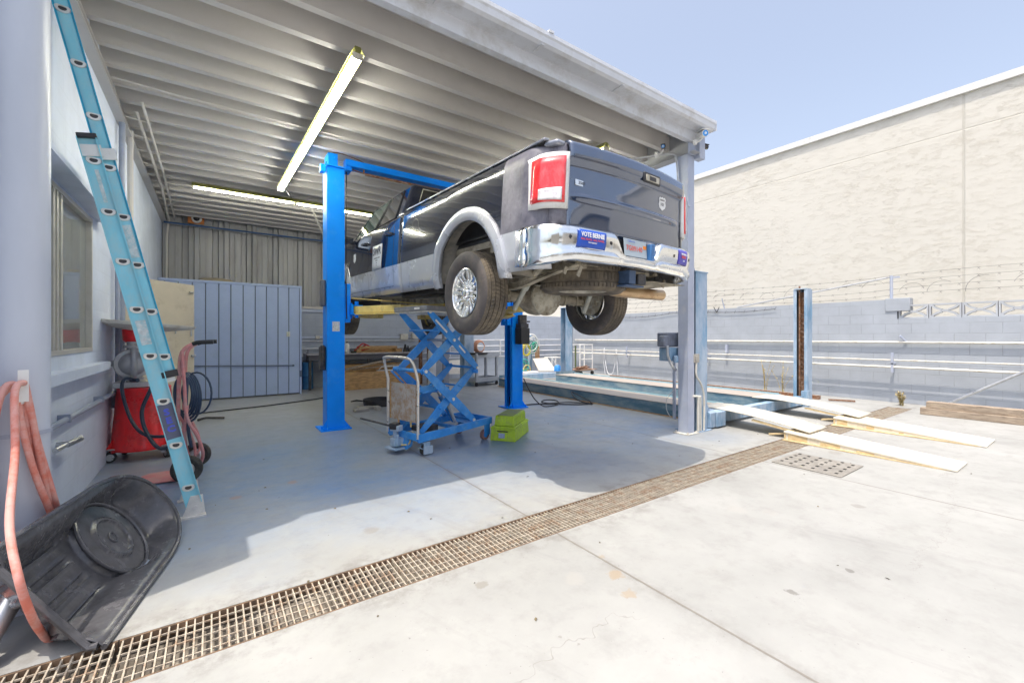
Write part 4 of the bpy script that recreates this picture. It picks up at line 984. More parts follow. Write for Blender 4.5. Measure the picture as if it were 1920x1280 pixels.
mb = MB(); mb.cyl((0, RA+.3, .41), (0, 3.3, .50), .045, n=16); mb.cyl((0,3.3,.5),(0,3.9,.48),.12,.18,n=16); mb.bb(-.25,.25,3.9,4.9,.36,.56); tp('driveshaft', mb, m_under, bevel=.01)
mb = MB(); mb.bb(-.75, -.45, 2.2, 3.3, .42, .66); tp('fuel_tank', mb, m_blk, bevel=.03)
mb = MB(); mb.cyl((-.58, FA, .37), (.58, FA, .37), .05, n=12); mb.bb(-.2,.1,FA-.12,FA+.12,.27,.47); tp('front_axle', mb, m_under, bevel=.01)
# spare tyre slung flat under the bed
mb = MB(); c = (-.06, .50, .505)
mb.lathe([(.22,-.09),(.30,-.125),(.36,-.125),(.39,-.10),(.402,-.06),(.395,-.052),(.395,-.045),(.402,-.038),(.402,.038),(.395,.045),(.395,.052),(.402,.06),(.39,.10),(.36,.125),(.30,.125),(.22,.09)], c, (0,0,1), 64, closed=True)
sp = tp('spare_tyre', mb, m_tread, smooth=40)
mb = MB()
for k in range(64):
    a = 2*math.pi*k/64
    for zz in (-.075, .0, .075): mb.box((c[0]+.40*math.cos(a+zz*.3), c[1]+.40*math.sin(a+zz*.3), c[2]+zz), (.014, .030, .036 if zz else .06), a)
tp('tread', mb, m_tread, sp, smooth=0)
mb = MB(); mb.lathe([(0,-.02),(.14,-.03),(.19,-.075),(.235,-.10),(.225,-.11),(.18,-.085),(.13,-.04),(0,-.035)], c, (0,0,1), 40); tp('rim', mb, m_unders, sp, smooth=40)
# tailpipe
mb = MB(); pts = smooth_path([(.30, 1.6, .52), (.32, 1.0, .55), (.34, .62, .48), (.40, .52, .43), (.62, .42, .42), (.99, .40, .42)], 5)
mb.tube(pts[:-6] , .045, 16); tp('exhaust_pipe', mb, m_under)
mb = MB(); q = [(.36, .60, .475), (.40, .54, .445), (.45, .49, .43), (.55, .45, .425), (.80, .41, .42), (1.06, .38, .42)]; q = smooth_path(q, 3); mb.tube(q, [.058]*len(q), 24); tp('exhaust_tip', mb, m_exh, smooth=45)
# hitch receiver, heat shields, brackets
mb = MB(); mb.bb(.11, .19, -.02, .30, .45, .52); mb.bb(.095,.205,-.03,.0,.44,.535); mb.bb(-.62,.62,.10,.18,.585,.64); hr = tp('hitch_receiver', mb, m_dark, bevel=.005)
mb = MB(); mb.bb(-.02, .07, -.02, .12, .44, .56); mb.box((.06,.03,.425),(.26,.10,.015)); tp('connector_bracket', mb, M('bracket_blue', (.05,.09,.17), .5, var=.3, scale=20), hr, bevel=.006)
mb = MB(); mb.grid(lambda u, v: (lerp(-.36, .36, u), lerp(.80, .98, v), .46 + .01*math.sin(u*25) + .02*v), 24, 4); tp('spare_carrier', mb, m_unders, solid=.006)
mb = MB(); mb.grid(lambda u, v: (lerp(.40, .97, u), lerp(.05, .55, v), .50 - .05*math.sin(math.pi*u)*v), 8, 6); tp('heat_shield', mb, m_under, solid=.004)
mb = MB()
mb.tube(smooth_path([(-.62, .5, .62), (-.55, .62, .50), (-.42, .8, .52), (-.36, .95, .60), (-.2, 1.1, .62)]), .013, 6); mb.tube(smooth_path([(-.40,.45,.66),(-.36,.60,.54),(-.33,.72,.48),(-.27,.80,.52),(-.25,.86,.64)]), .014, 6)
mb.tube(smooth_path([(.1,RA-.1,.56),(.3,RA-.08,.52),(.5,RA-.1,.46),(.62,RA-.12,.44)]), .011, 6); mb.tube(smooth_path([(-.1,RA-.1,.58),(-.3,RA-.08,.50),(-.55,RA-.1,.45)]), .011, 6)
mb.tube([(-.70,.30,.60),(-.58,.62,.52),(-.5,.9,.50)], .03, 8)
tp('brake_lines', mb, m_under)
mb = MB()
for (x, y, z, l) in ((-.72,.06,.50,.06),(-.60,.02,.50,.09),(.86,.1,.52,.07),(.70,.12,.50,.08)): mb.box((x,y,z),(.03,.012,l), Matrix.Rotation(.4,3,'Y'))
[tp('bumper_bracket', q_, m_under, smooth=0) for q_ in _split(mb, lambda c: round(c.x, 2))]
# ================================================================ TWO-POST LIFT
lf = thing('two_post_lift', 'bright blue two-post vehicle lift with overhead beam and yellow arms holding the truck', 'vehicle lift', (2.98, 6.6, 0))
def lcol(x0, x1, y0, y1, s):
    mb = MB(); w_ = .008
    mb.bb(x0, x1, y0, y0+w_, .02, 3.78); mb.bb(x0, x1, y1-w_, y1, .02, 3.78)
    if s > 0: mb.bb(x0, x0+w_, y0+w_, y1-w_, .02, 3.78); mb.bb(x1-w_, x1, y0+w_, y0+.075, .02, 3.78); mb.bb(x1-w_, x1, y1-.075, y1-w_, .02, 3.78)
    else: mb.bb(x1-w_, x1, y0+w_, y1-w_, .02, 3.78); mb.bb(x0, x0+w_, y0+w_, y0+.075, .02, 3.78); mb.bb(x0, x0+w_, y1-.075, y1-w_, .02, 3.78)
    mb.bb(x0-.003, x1+.003, y0-.003, y0, 2.9, 3.10) if False else None
    c_ = part('column', mb, m_blue, lf, smooth=0, bevel=.004, label='near left column' if s > 0 else 'far right column with the power unit')
    mb = MB(); cx, cy = (x0+x1)/2, (y0+y1)/2
    mb.bb(x0-.09, x1+.09, y0-.06, y1+.08, 0.001, .018); mb.prism([(x0-.08, y0, .02), (x0, y0, .02), (x0, y0, .16)], (0, .01, 0)); mb.prism([(x1+.08, y0, .02), (x1, y0, .02), (x1, y0, .13)], (0, .01, 0)); mb.prism([(x0, y0-.05,.02),(x0,y0,.02),(x0,y0,.13)], (.01,0,0))
    for dx in (-.05, .05+x1-x0): 
        for dy in (-.03, .1): mb.cyl((x0+dx, y0+dy, .018), (x0+dx, y0+dy, .05), .014, n=6)
    part('base_plate', mb, m_blue, c_, smooth=0)
    mb = MB(); mb.bb(x0-.035, x1+.035, y0-.03, y1+.03, 3.782, 3.80)
    for dx in (0, x1-x0): mb.cyl((x0+dx-.015 if dx == 0 else x1+.015, y0-.015, 3.76), (x0+dx-.015 if dx == 0 else x1+.015, y0-.015, 3.83), .012, n=6)
    mb.bb(cx-.10 if s > 0 else cx-.03, cx+.03 if s > 0 else cx+.1, y0+.02, y1-.02, 3.802, 3.985); mb.cyl((cx+.0, y0+.022, 3.92), (cx+.0, y0+.0, 3.92), .022, n=12)
    mb.box((x0-.05 if s > 0 else x1+.05, y0+.04, 3.74), (.07, .10, .10)); part('top_bracket', mb, m_blue, c_, smooth=0)
    mb = MB(); mb.cyl((cx, cy, .05), (cx, cy, 3.7), .018, n=8); mb.tube([(cx+.03*s, cy+.05, .03), (cx+.03*s, cy+.05, 3.7)], .008, 6); mb.bb(cx-.06, cx+.04, cy-.02, cy+.06, .02, .20)
    part('lift_cylinder', mb, m_dark, c_)
    return c_
cL = lcol(1.33, 1.57, 6.50, 6.78, 1); cR = lcol(4.56, 4.80, 6.50, 6.76, -1)
mb = MB(); mb.bb(1.40, 1.50, 6.491, 6.4935, 1.42, 1.56); part('load_label', mb, M('label_silver', (.55,.58,.62), .5, var=.3, scale=50), cL, smooth=0)
mb = MB(); mb.tube(smooth_path([(1.62,6.6,3.78),(1.60,6.52,3.5),(1.585,6.49,2.8),(1.59,6.49,1.9),(1.60,6.5,1.6)]), .008, 6); part('hydraulic_hose', mb, m_blk, cL)
mb = MB(); mb.bb(1.33, 1.57, 6.494, 6.499, .02, 3.16); part('column_sleeve', mb, m_blue, cL, smooth=0)
mb = MB(); mb.bb(1.60, 4.56, 6.56, 6.70, 3.85, 3.965); mb.bb(1.60, 4.56, 6.50, 6.558, 3.85, 3.858); mb.bb(1.585,1.68,6.53,6.73,3.79,3.849)
for x in (3.1, 3.45): mb.cyl((x, 6.56, 3.90), (x, 6.552, 3.90), .012, n=8)
part('overhead_beam', mb, m_blue, lf, smooth=0)
mb = MB(); mb.bb(1.9, 3.4, 6.62, 6.64, 3.80, 3.835); mb.tube(smooth_path([(1.38,6.6,3.985),(1.5,6.58,4.03),(1.75,6.58,4.0),(1.9,6.6,3.97)]), .008, 6); mb.tube([(1.68,6.6,3.84),(1.9,6.62,3.82)], .008, 6); mb.cyl((1.86,6.55,3.85),(1.86,6.55,3.79),.012,n=8)
part('cutoff_bar', mb, m_rust, lf)
mb = MB(); mb.bb(1.27, 1.328, 6.56, 6.72, 1.78, 2.16); part('rubber_guard', mb, M('guard_grey', (.10,.11,.14), .6), cL, bevel=.02, seg=3)
mb = MB(); mb.bb(1.255, 1.328, 6.57, 6.70, .86, 1.20); mb.cyl((1.28, 6.55, .92), (1.28, 6.55, 1.22), .03, n=12); part('lock_cover', mb, m_dark, cL, bevel=.01)
def carriage(x, s):
    mb = MB(); mb.bb(x-.02, x+.06, 6.52, 6.74, 1.55, 2.12); 
    part('carriage', mb, m_blue, lf, bevel=.006)
    for y in (6.46, 6.80):
        mb = MB(); mb.bb(min(x+s*.06, x+s*.20), max(x+s*.06, x+s*.20), y-.07, y+.07, 1.66, 1.675); mb.bb(min(x+s*.06, x+s*.20), max(x+s*.06, x+s*.20), y-.07, y+.07, 1.79, 1.805); mb.cyl((x+s*.13, y, 1.62), (x+s*.13, y, 1.86), .028, n=12)
        mb.bb(min(x+s*.04,x+s*.07), max(x+s*.04,x+s*.07), y-.07, y+.07, 1.66, 1.81)
        part('arm_hinge', mb, m_blue, lf, smooth=40)
carriage(1.60, 1); carriage(4.48, -1)
pads = {(-1,-1): (2.50, 5.05), (-1,1): (2.55, 8.1), (1,-1): (3.50, 4.9), (1,1): (3.48, 8.1)}
for (sx, sy), (px_, py_) in pads.items():
    hx_ = 1.73 if sx < 0 else 4.35; hy_ = 6.46 if sy < 0 else 6.80
    p0 = Vector((hx_, hy_, 1.735)); p1 = Vector((px_, py_, 1.735)); d = (p1-p0).normalized(); mid = p0 + d*((p1-p0).length*.55)
    mb = MB(); mb.beam(p0 - d*.05, mid, .11, .10); mb.beam(p0 + d*.02 - Vector((0,0,.065)), mid*1.0 + d*.12 - Vector((0,0,.065)), .14, .018); a_ = part('swing_arm', mb, m_yel, lf, smooth=0, bevel=.005)
    mb = MB(); mb.beam(mid - d*.1, p1 - d*.05, .085, .075); mb.bb(px_-.09, px_+.09, py_-.09, py_+.09, 1.69, 1.77); part('arm_extension', mb, m_yel, a_, smooth=0, bevel=.005)
    mb = MB(); mb.cyl((px_, py_, 1.775), (px_, py_, 1.86+.05*0), .04, n=16); mb.cyl((px_, py_, 1.86), (px_, py_, 1.895), .075, n=20); part('lift_pad', mb, m_rub, a_)
mb = MB(); mb.tube([(1.66, 6.42, 1.90), (2.05, 5.9, 1.84), (2.5, 5.35, 1.77)], .008, 6); part('restraint_rod', mb, m_yel, lf)
mb = MB(); mb.bb(4.60, 4.80, 6.28, 6.47, 1.20, 1.50); pu = part('power_unit', mb, m_blk, lf, bevel=.008)
mb = MB(); mb.bb(4.61, 4.79, 6.30, 6.46, 1.502, 1.58); mb.cyl((4.70, 6.38, 1.58), (4.70, 6.38, 1.74), .085, n=20); mb.cyl((4.62, 6.33, 1.6), (4.62, 6.33, 1.70), .018, n=8); mb.tube([(4.78,6.33,1.62),(4.84,6.33,1.62)], .014, 8); part('motor', mb, m_dark, pu, bevel=.003)

# ================================================================ FOUR-POST LIFT
fp = thing('four_post_lift', 'faded blue four-post drive-on lift lowered to the floor beside the canopy', 'vehicle lift', (7.6, 6.8, 0))
def fcol(cx, cy, face, lab):
    mb = MB(); h = 2.25; w_ = .15; dd = .12
    s = face
    mb.bb(cx-w_, cx+w_, cy-dd, cy-dd+.008, .012, h) if s == 0 else None
    if s: # open towards s (x direction) : back plate on the far side
        xb = cx + w_*(-s); mb.bb(min(xb, xb+.008*s), max(xb, xb+.008*s), cy-dd, cy+dd, .012, h)
        mb.bb(cx-w_, cx+w_, cy-dd, cy-dd+.008, .012, h) if abs(s) == 1 else None
        mb.bb(cx-w_, cx+w_, cy+dd-.008, cy+dd, .012, h)
    c_ = part('column', mb, m_oldblue, fp, smooth=0, label=lab)
    mb = MB(); mb.bb(cx-w_-.01, cx+w_+.01, cy-dd-.01, cy+dd+.01, h+.001, h+.018); mb.bb(cx-w_-.05, cx+w_+.05, cy-dd-.05, cy+dd+.05, .001, .011); mb.cyl((cx, cy, h+.018), (cx, cy, h+.08), .018, n=8)
    part('cap_plate', mb, m_oldblue, c_, smooth=0)
    return c_
c1 = fcol(5.69, 3.55, 1, 'nearest column, beside the canopy post'); fcol(5.69, 10.28, 1, 'column behind the blue two-post lift')
fcol(9.35, 10.28, -1, 'far corner column')
mb = MB(); cx, cy = 9.38, 3.55      # the column we look into: channel open towards the near runway
mb.bb(cx+.102, cx+.11, cy-.12, cy+.12, .012, 2.25); mb.bb(cx-.10, cx+.102, cy-.12, cy-.112, .012, 2.25); mb.bb(cx-.10, cx+.102, cy+.112, cy+.12, .012, 2.25); mb.bb(cx-.108, cx-.10, cy-.12, cy-.065, .012, 2.25); mb.bb(cx-.108, cx-.10, cy+.065, cy+.12, .012, 2.25)
c4 = part('column', mb, m_oldblue, fp, smooth=0, label='open channel column with the rusty lock ladder')
mb = MB(); mb.bb(cx+.0, cx+.01, cy-.03, cy+.05, .05, 2.2)
for k in range(15): mb.beam((cx-.015, cy-.035, .65+k*.085), (cx-.015, cy+.055, .69+k*.085), .012, .02)
mb.cyl((cx-.05, cy+.035, .05), (cx-.05, cy+.035, 2.32), .016, n=8); part('lock_ladder', mb, m_rust, c4, smooth=0)
mb = MB(); mb.bb(cx+.02, cx+.1, cy-.11, cy+.11, .02, 2.2); part('inner_channel', mb, m_dark, c4, smooth=0)
mb = MB(); mb.bb(cx-.12, cx+.12, cy-.1, cy+.11, 2.251, 2.268); mb.bb(cx-.16, cx+.16, cy-.14, cy+.15, .001, .011); mb.bb(cx-.13, cx-.03, cy-.14, cy-.02, .02, .3); parts_each('cap_plate', mb, m_oldblue, c4, lambda c: c.z > 1, smooth=0)
m_run = M('runway_top', (.33,.30,.275), .7, var=.12, scale=3, stretch=(2,.6,1), dirt=((.34,.27,.20), .4, 4, .5))
m_runs = M('runway_side', (.09,.19,.28), .5, var=.25, scale=3, stretch=(1,.5,2), dirt=((.30,.36,.38), .6, 3, .7))
for x0, x1, lab in ((6.29, 7.05, 'near runway'), (8.30, 9.06, 'far runway')):
    mb = MB(); mb.bb(x0, x0+.01, 3.75, 9.6, .012, .21); mb.bb(x1-.01, x1, 3.75, 9.6, .012, .21); mb.bb(x0+.01, x1-.01, 3.75, 3.76, .012, .21); mb.bb(x0+.01,x1-.01,9.59,9.6,.012,.30)
    r_ = part('runway', mb, m_runs, fp, smooth=0, label=lab)
    mb = MB(); mb.bb(x0-.012, x1-.10, 3.74, 9.61, .211, .219); mb.bb(x1-.10, x1+.012, 3.74, 9.61, .211, .214) ; part('deck_plate', mb, m_run, r_, smooth=0)
    mb = MB(); mb.bb(x1-.10, x1-.095, 3.8, 9.5, .2195, .25); mb.bb(x1-.095, x1+.01, 3.8, 9.5, .216, .2175); part('jack_rail', mb, M('rail_ltblue', (.30,.50,.60), .4, var=.1), r_, smooth=0)
mb = MB(); mb.bb(6.245, 6.262, 3.9, 9.6, .005, .018); part('floor_trim', mb, m_ply, fp, smooth=0)
for y in (3.55, 10.28):
    mb = MB(); mb.bb(5.86, 9.22, y-.06, y+.06, .04, .20); mb.bb(5.86, 6.25, y-.12, y+.12, .02, .22) if y < 5 else None; part('cross_beam', mb, m_oldblue, fp, smooth=0, bevel=.004)
mb = MB(); mb.prism([(5.88, 3.40, .02), (5.88, 3.72, .02), (5.88, 3.72, .42), (5.88, 3.56, .42), (5.88, 3.48, .25), (5.88, 3.40, .24)], (.13, 0, 0)); mb.bb(6.02, 6.26, 3.38, 3.66, .02, .24); part('corner_housing', mb, m_oldblue, fp, bevel=.01)
mb = MB(); mb.bb(5.18, 5.54, 3.62, 3.80, 1.20, 1.40); mb.bb(5.08, 5.20, 3.60, 3.70, 1.20, 1.36); mo = part('motor', mb, M('motor_grey', (.16,.18,.23), .5, var=.3, scale=20), fp, bevel=.02)
for x in (5.22,5.27,5.32,5.37): 
    pass
mb = MB(); mb.bb(5.20, 5.42, 3.60, 3.78, 1.0, 1.19); mb.cyl((5.28, 3.56, .98), (5.28, 3.56, 1.08), .035, n=12); part('oil_tank', mb, m_oldblue, mo, bevel=.015)
mb = MB(); mb.tube(smooth_path([(5.11,3.58,1.22),(5.10,3.56,1.08),(5.17,3.55,.95),(5.28,3.56,.88)]), .018, 8); mb.tube(smooth_path([(5.3,3.6,.6),(5.14,3.6,.5),(5.12,3.6,.35),(5.24,3.62,.22)]), .005, 5); part('power_cable', mb, m_zinc, mo)
mb = MB(); mb.bb(6.155, 6.19, 4.17, 4.21, 0, 1.0); part('reservoir_post', mb, m_post, fp, smooth=0)
mb = MB(); mb.bb(5.46, 5.60, 3.40, 3.428, .98, 1.10); mb.bb(5.49, 5.565, 3.385, 3.4, 1.0, 1.075); sbx = part('control_box', mb, M('box_steel', (.42,.40,.36), .5, .3), c1, bevel=.004)
mb = MB(); mb.tube(smooth_path([(5.52,3.40,.98),(5.52,3.40,.80),(5.60,3.39,.70),(5.68,3.39,.55),(5.70,3.39,.35),(5.69,3.39,.02)]), .014, 8); mb.tube([(5.62,3.40,.50),(5.63,3.40,.02)], .013, 8); mb.tube([(5.44,3.41,.52),(5.62,3.40,.50)], .016, 8); mb.tube([(5.565,3.40,.5),(5.565,3.40,.02)], .02, 8); part('conduit', mb, m_offw, c1)

# ================================================================ PLYWOOD RAMPS
def wedge(x0, x1, xb0, xb1, y0, y1, h, lab):
    t = thing('plywood_ramp', lab, 'ramp', ((x0+x1)/2, (y0+y1)/2, 0), 0, 'plywood ramps in front of the four-post lift')
    mb = MB(); mb.add([(xb0,y0,h-.018),(xb1,y0,h-.018),(x1,y1,.004),(x0,y1,.004),(xb0,y0,h),(xb1,y0,h),(x1,y1,.022),(x0,y1,.022)], [(0,3,2,1),(4,5,6,7),(0,1,5,4),(1,2,6,5),(2,3,7,6),(3,0,4,7)], 0)
    o = part('top_board', mb, [m_plyw], t, smooth=0, bevel=.002)
    mb = MB(); mb.bb(min(xb0,x0)+.005, max(x1,xb1)-.005, y1+.05, y0, .002, .014)
    L = y0-y1
    mb.bb(xb0+.005, xb1-.005, y0-.02, y0-.002, .015, h-.02)
    for xx in (0, 1):
        for k in range(3):
            ya = y0 - .05 - k*.36; xa = (lerp_(xb0, x0, (y0-ya)/L) if xx == 0 else lerp_(xb1, x1, (y0-ya)/L) - .03); hh = h*(ya-.26-y1)/L
            if hh > .03: mb.bb(xa+.004, xa+.028, ya-.22, ya, .015, max(.02, hh-.006))
    part('base_frame', mb, m_plye, t, smooth=0)
    mb = MB()
    for (xa_, xb_) in ((xb0+.012, x0+.012), (xb1-.024, x1-.024)): mb.add([(xa_,y0-.02,.0145),(xa_+.01,y0-.02,.0145),(xb_+.01,y1+.15,.0145),(xb_,y1+.15,.0145),(xa_,y0-.02,h-.02),(xa_+.01,y0-.02,h-.02),(xb_+.01,y1+.15,.02),(xb_,y1+.15,.02)], [(0,3,2,1),(4,5,6,7),(0,1,5,4),(1,2,6,5),(2,3,7,6),(3,0,4,7)])
    parts_each('side_board', mb, m_plyw, t, lambda c: c.x > (x0+x1)/2, smooth=0); return t
def lerp_(a, b, t): return a + (b-a)*t
wedge(6.03, 6.51, 6.08, 6.60, 2.52, .93, .115, 'long low plywood ramp nearest the camera, next to the perforated plate')
wedge(7.64, 8.24, 7.74, 8.30, 2.52, .93, .115, 'long low plywood ramp farther away, toward the block wall')
for (xa, xb, xc, xd, lab) in ((6.17, 6.72, 6.29, 6.88, 'short bowed board bridging the near low ramp and the near runway'), (7.94, 8.50, 8.04, 8.64, 'short bowed board bridging the far low ramp and the far runway')):
    mb = MB(); mb.grid(lambda u, v: (lerp_(lerp_(xa, xc, u), lerp_(xb, xd, u), v), lerp_(2.26, 3.86 if u > .9 else 3.86, u), lerp_(.125, .232, min(1, u*1.25)) + .03*math.sin(math.pi*min(1, u*1.05))), 12, 2)
    t = thing('bridge_board', lab, 'board', (xa, 2.3, .1), 0, 'boards bridging ramps and runways')
    part('board', mb, m_plyw, t, solid=-.016)
    mb = MB(); mb.beam((xa+.02, 2.75, .02), (xc+.02, 2.35, .10), .03, .02) ; mb.beam((xa+.03, 2.45, .105), (lerp_(xa,xc,.5)+.03, 3.0, .165), .04, .025); mb.beam((xb-.05, 2.45, .105), (lerp_(xb,xd,.5)-.05, 3.0, .165), .04, .025); parts_each('stiffener', mb, m_plye, t, lambda c: round(c.x*3), smooth=0)

# perforated cover plate
cv = MB(); NX, NY = 8, 5; X0, X1, Y0, Y1 = 4.90, 5.51, 1.53, 2.15
cv.bb(X0, X1, Y0, Y1, .003, .010)
pl_ = single('cover_plate', cv, M('diamond_plate', (.30,.28,.25), .55, .4, var=.2, scale=10, dirt=((.42,.40,.36), .5, 14, .6), bump=1, bscale=70), 'grey perforated steel cover plate in the ground beside the floor drain', 'cover plate', loc=(5.2, 1.84, 0), bevel=.002)
mb = MB()
for i in range(5):
    for j in range(6):
        x = X0 + .07 + i*.112 + (.03 if j % 2 else 0); y = Y0 + .055 + j*.10; mb.bb(x, x+.042, y, y+.026, .0102, .0115)
part('holes', mb, M('hole_black', (.01,.01,.01), .9), pl_, smooth=0) if False else None
parts_each('slot', mb, M('slot_black', (.012,.012,.011), .9), pl_, lambda c: (round(c.x,3), round(c.y,3)), smooth=0)

# timbers
m_tie = M('weathered_timber', (.36,.29,.22), .85, var=.25, scale=5, stretch=(3,.6,3), dirt=((.16,.12,.09), .5, 8, .7), bump=.3)
mb = MB(); mb.bb(10.02, 10.20, -2.5, 2.0, .002, .115); single('timber', mb, m_tie, 'weathered timber lying on the ground, the lower of the two by the wall', 'timber', group='stacked timbers', bevel=.006)
mb = MB(); mb.bb(10.06, 10.23, -2.4, 1.93, .116, .225); single('timber', mb, m_tie, 'weathered timber stacked on top of the other by the wall', 'timber', group='stacked timbers', bevel=.006)
mb = MB(); mb.tube([(10.95, 1.95, .02), (11.1, .9, .78), (11.15, -1.2, 2.2)], .024, 10); single('leaning_pipe', mb, m_zinc, 'galvanised pipe leaning diagonally against the side block wall', 'pipe')
mb = MB(); mb.bb(10.62, 10.68, 3.7, 9.6, .002, .075); mb.bb(10.56,10.62,3.7,9.6,.002,.014); mb.beam((10.5, 3.5, .03), (10.68, 3.1, .03), .05, .03); single('steel_angle', mb, m_rust, 'long rusty steel angle lying along the foot of the side wall', 'steel bar')

# weeds
def weed(x, y, h, n, lab, seed, grp='weeds growing along the side wall'):
    rr = random.Random(seed); t = thing('weed', lab, 'weed', (x, y, 0), 0, grp); st = MB(); lf_ = MB()
    for k in range(n):
        a = rr.uniform(0, 6.28); l = h*rr.uniform(.6, 1.1); sp_ = rr.uniform(.05, .35)*h
        pts = [(x + .02*math.cos(a), y + .02*math.sin(a), 0), (x + sp_*.4*math.cos(a), y + sp_*.4*math.sin(a), l*.55), (x + sp_*math.cos(a), y + sp_*math.sin(a), l)]
        pts = smooth_path(pts, 4); st.tube(pts, .004, 4)
        for q in range(22):
            p = pts[rr.randrange(1, len(pts))]; d = Vector((rr.uniform(-1,1), rr.uniform(-1,1), rr.uniform(-.2,1))).normalized(); s_ = rr.uniform(.012, .035)
            u = d.cross(Vector((0,0,1))).normalized()*s_*.4; p = p + Vector((rr.uniform(-.01,.01),)*3); lf_.add([p, p+d*s_*.5+u, p+d*s_*1.4, p+d*s_*.5-u], [(0,1,2,3)])
    part('stems', st, M('weed_stem', (.42,.33,.15), .8), t); part('leaves', lf_, M('weed_leaf', (.50,.42,.22), .8, var=.4, scale=30), t, smooth=0)
weed(10.95, 4.95, .75, 7, 'tall dry weed against the side wall, left of the two tall ones', 1); weed(11.0, 4.6, .7, 6, 'tall dry weed against the side wall, right of the two tall ones', 2); weed(10.95, 2.45, .26, 18, 'low bushy weed with dry flowers near the end of the timbers', 3)

# security cameras
def seccam(name, x, y, z, dx, dy, dz, lab, m1, r=.035, L=.15):
    d = Vector((dx, dy, dz)).normalized(); p = Vector((x, y, z)); t = thing(name, lab, 'camera', (x, y, z), 0, 'security cameras on the canopy corner')
    mb = MB(); mb.cyl(p - d*L*.5, p + d*L*.5, r, n=20); b_ = part('body', mb, m1, t, bevel=.004)
    mb = MB(); mb.box(p + Vector((0,0,r*1.15)), (r*2.3, L*1.15, .008), d.to_track_quat('Y', 'Z').to_matrix()); part('sunshield', mb, m1, t, bevel=.003)
    mb = MB(); mb.cyl(p + d*L*.501, p + d*L*.51, r*.86, n=20); ff = part('front_glass', mb, m_blue2, b_)
    mb = MB(); mb.cyl(p + d*L*.511, p + d*L*.53, r*.38, n=16); part('lens', mb, m_chrome, ff)
    mb = MB(); mb.tube(smooth_path([p - Vector((0,0,r)), p + Vector((-.03, .02, -.08)), p + Vector((-.05, .06, -.09))]), .012, 8); mb.cyl(p+Vector((-.055,.05,-.09)), p+Vector((-.06,.08,-.09)), .035, n=16); part('bracket', mb, m_white, t)
seccam('security_camera', 5.36, 3.22, 4.04, -.45, -.9, -.15, 'white bullet camera with a blue face, on the fascia corner', m_white, .045, .16)
seccam('security_camera', 5.62, 3.36, 4.0, .9, -.4, -.1, 'small camera pointing right, on the outer side of the canopy corner', m_dark, .028, .14)
seccam('security_camera', 5.05, 3.60, 3.93, -.8, -.5, -.1, 'small dark camera tucked under the canopy behind the fascia', m_dark, .026, .12)
cb_ = thing('wall_camera', 'orange board with a white-ringed dome camera on the ribbed metal wall', 'camera', (-.33, 12.06, 4.0))
mb = MB(); mb.bb(-.47, -.17, 12.04, 12.08, 3.90, 4.13); part('board', mb, M('orange_board', (.55,.20,.06), .7), cb_, smooth=0)
mb = MB(); mb.lathe([(0,-.03),(.085,-.03),(.10,0),(.10,.02)], (-.31, 12.03, 4.01), (0,1,0), 24); rg = part('ring', mb, m_white, cb_); mb = MB(); mb.lathe([(0,-.08),(.03,-.075),(.055,-.05),(.062,-.03)], (-.31, 12.03, 4.01), (0,1,0), 20); part('dome', mb, m_blk, rg)

# fluorescent lights
m_tube = EM('tube_glow', (1, .98, .86), 38.0); m_fix = M('fixture_enamel', (.24,.24,.08), .5)
def fluoro(p0, p1, lab, tubes=2, wd=.11, seg=1):
    p0 = Vector(p0); p1 = Vector(p1); d = (p1-p0).normalized(); sd_ = d.cross(Vector((0,0,1))).normalized()
    t = thing('fluorescent_light', lab, 'light', (p0+p1)/2, 0, 'fluorescent strip lights under the canopy')
    mb = MB(); mb.beam(p0, p1, wd*.55, .06); 
    mb.add([p0+sd_*wd*.62+Vector((0,0,-.034)), p1+sd_*wd*.62+Vector((0,0,-.034)), p1+sd_*wd*.26+Vector((0,0,.03)), p0+sd_*wd*.26+Vector((0,0,.03))], [(0,1,2,3)]); mb.add([p0-sd_*wd*.62+Vector((0,0,-.034)), p1-sd_*wd*.62+Vector((0,0,-.034)), p1-sd_*wd*.26+Vector((0,0,.03)), p0-sd_*wd*.26+Vector((0,0,.03))], [(0,1,2,3)])  # sloped wings, added to shield the ceiling from the tubes
    part('housing', mb, m_fix, t, smooth=0)
    L = (p1-p0).length
    for k in range(tubes):
        o = (k-(tubes-1)/2)*wd*.62
        for j in range(seg):
            a = p0 + d*(L*j/seg+.04); b = p0 + d*(L*(j+1)/seg-.04); mb = MB(); mb.cyl(a+sd_*o-Vector((0,0,.052)), b+sd_*o-Vector((0,0,.052)), .0125, n=10); part('tube', mb, m_tube, t)
    for j in range(seg+1):
        a = p0 + d*min(L-.012, max(.012, L*j/seg)); mb = MB(); mb.beam(a-d*.012-Vector((0,0,.05)), a+d*.012-Vector((0,0,.05)), wd*.95, .05); part('tube_holder', mb, m_offw, t, smooth=0)
fluoro((1.07, 3.95, 3.93), (.95, 8.35, 3.93), 'twin-tube strip light running front to back under the joists', 2, .095, 2)
fluoro((-.30, 9.05, 3.93), (2.86, 9.05, 3.93), 'long single strip light across the back of the bay', 1, .11, 2)
fluoro((4.35, 3.98, 3.93), (4.28, 6.3, 3.93), 'strip light above the truck bed, seen end-on beside the tailgate', 2, .10, 1)
mb = MB(); mb.tube([(1.3, 9.3, 3.97), (1.02, 8.38, 3.93)], .008, 6); single('light_cable', mb, m_dark, 'thin cable joining the two strip lights', 'cable')
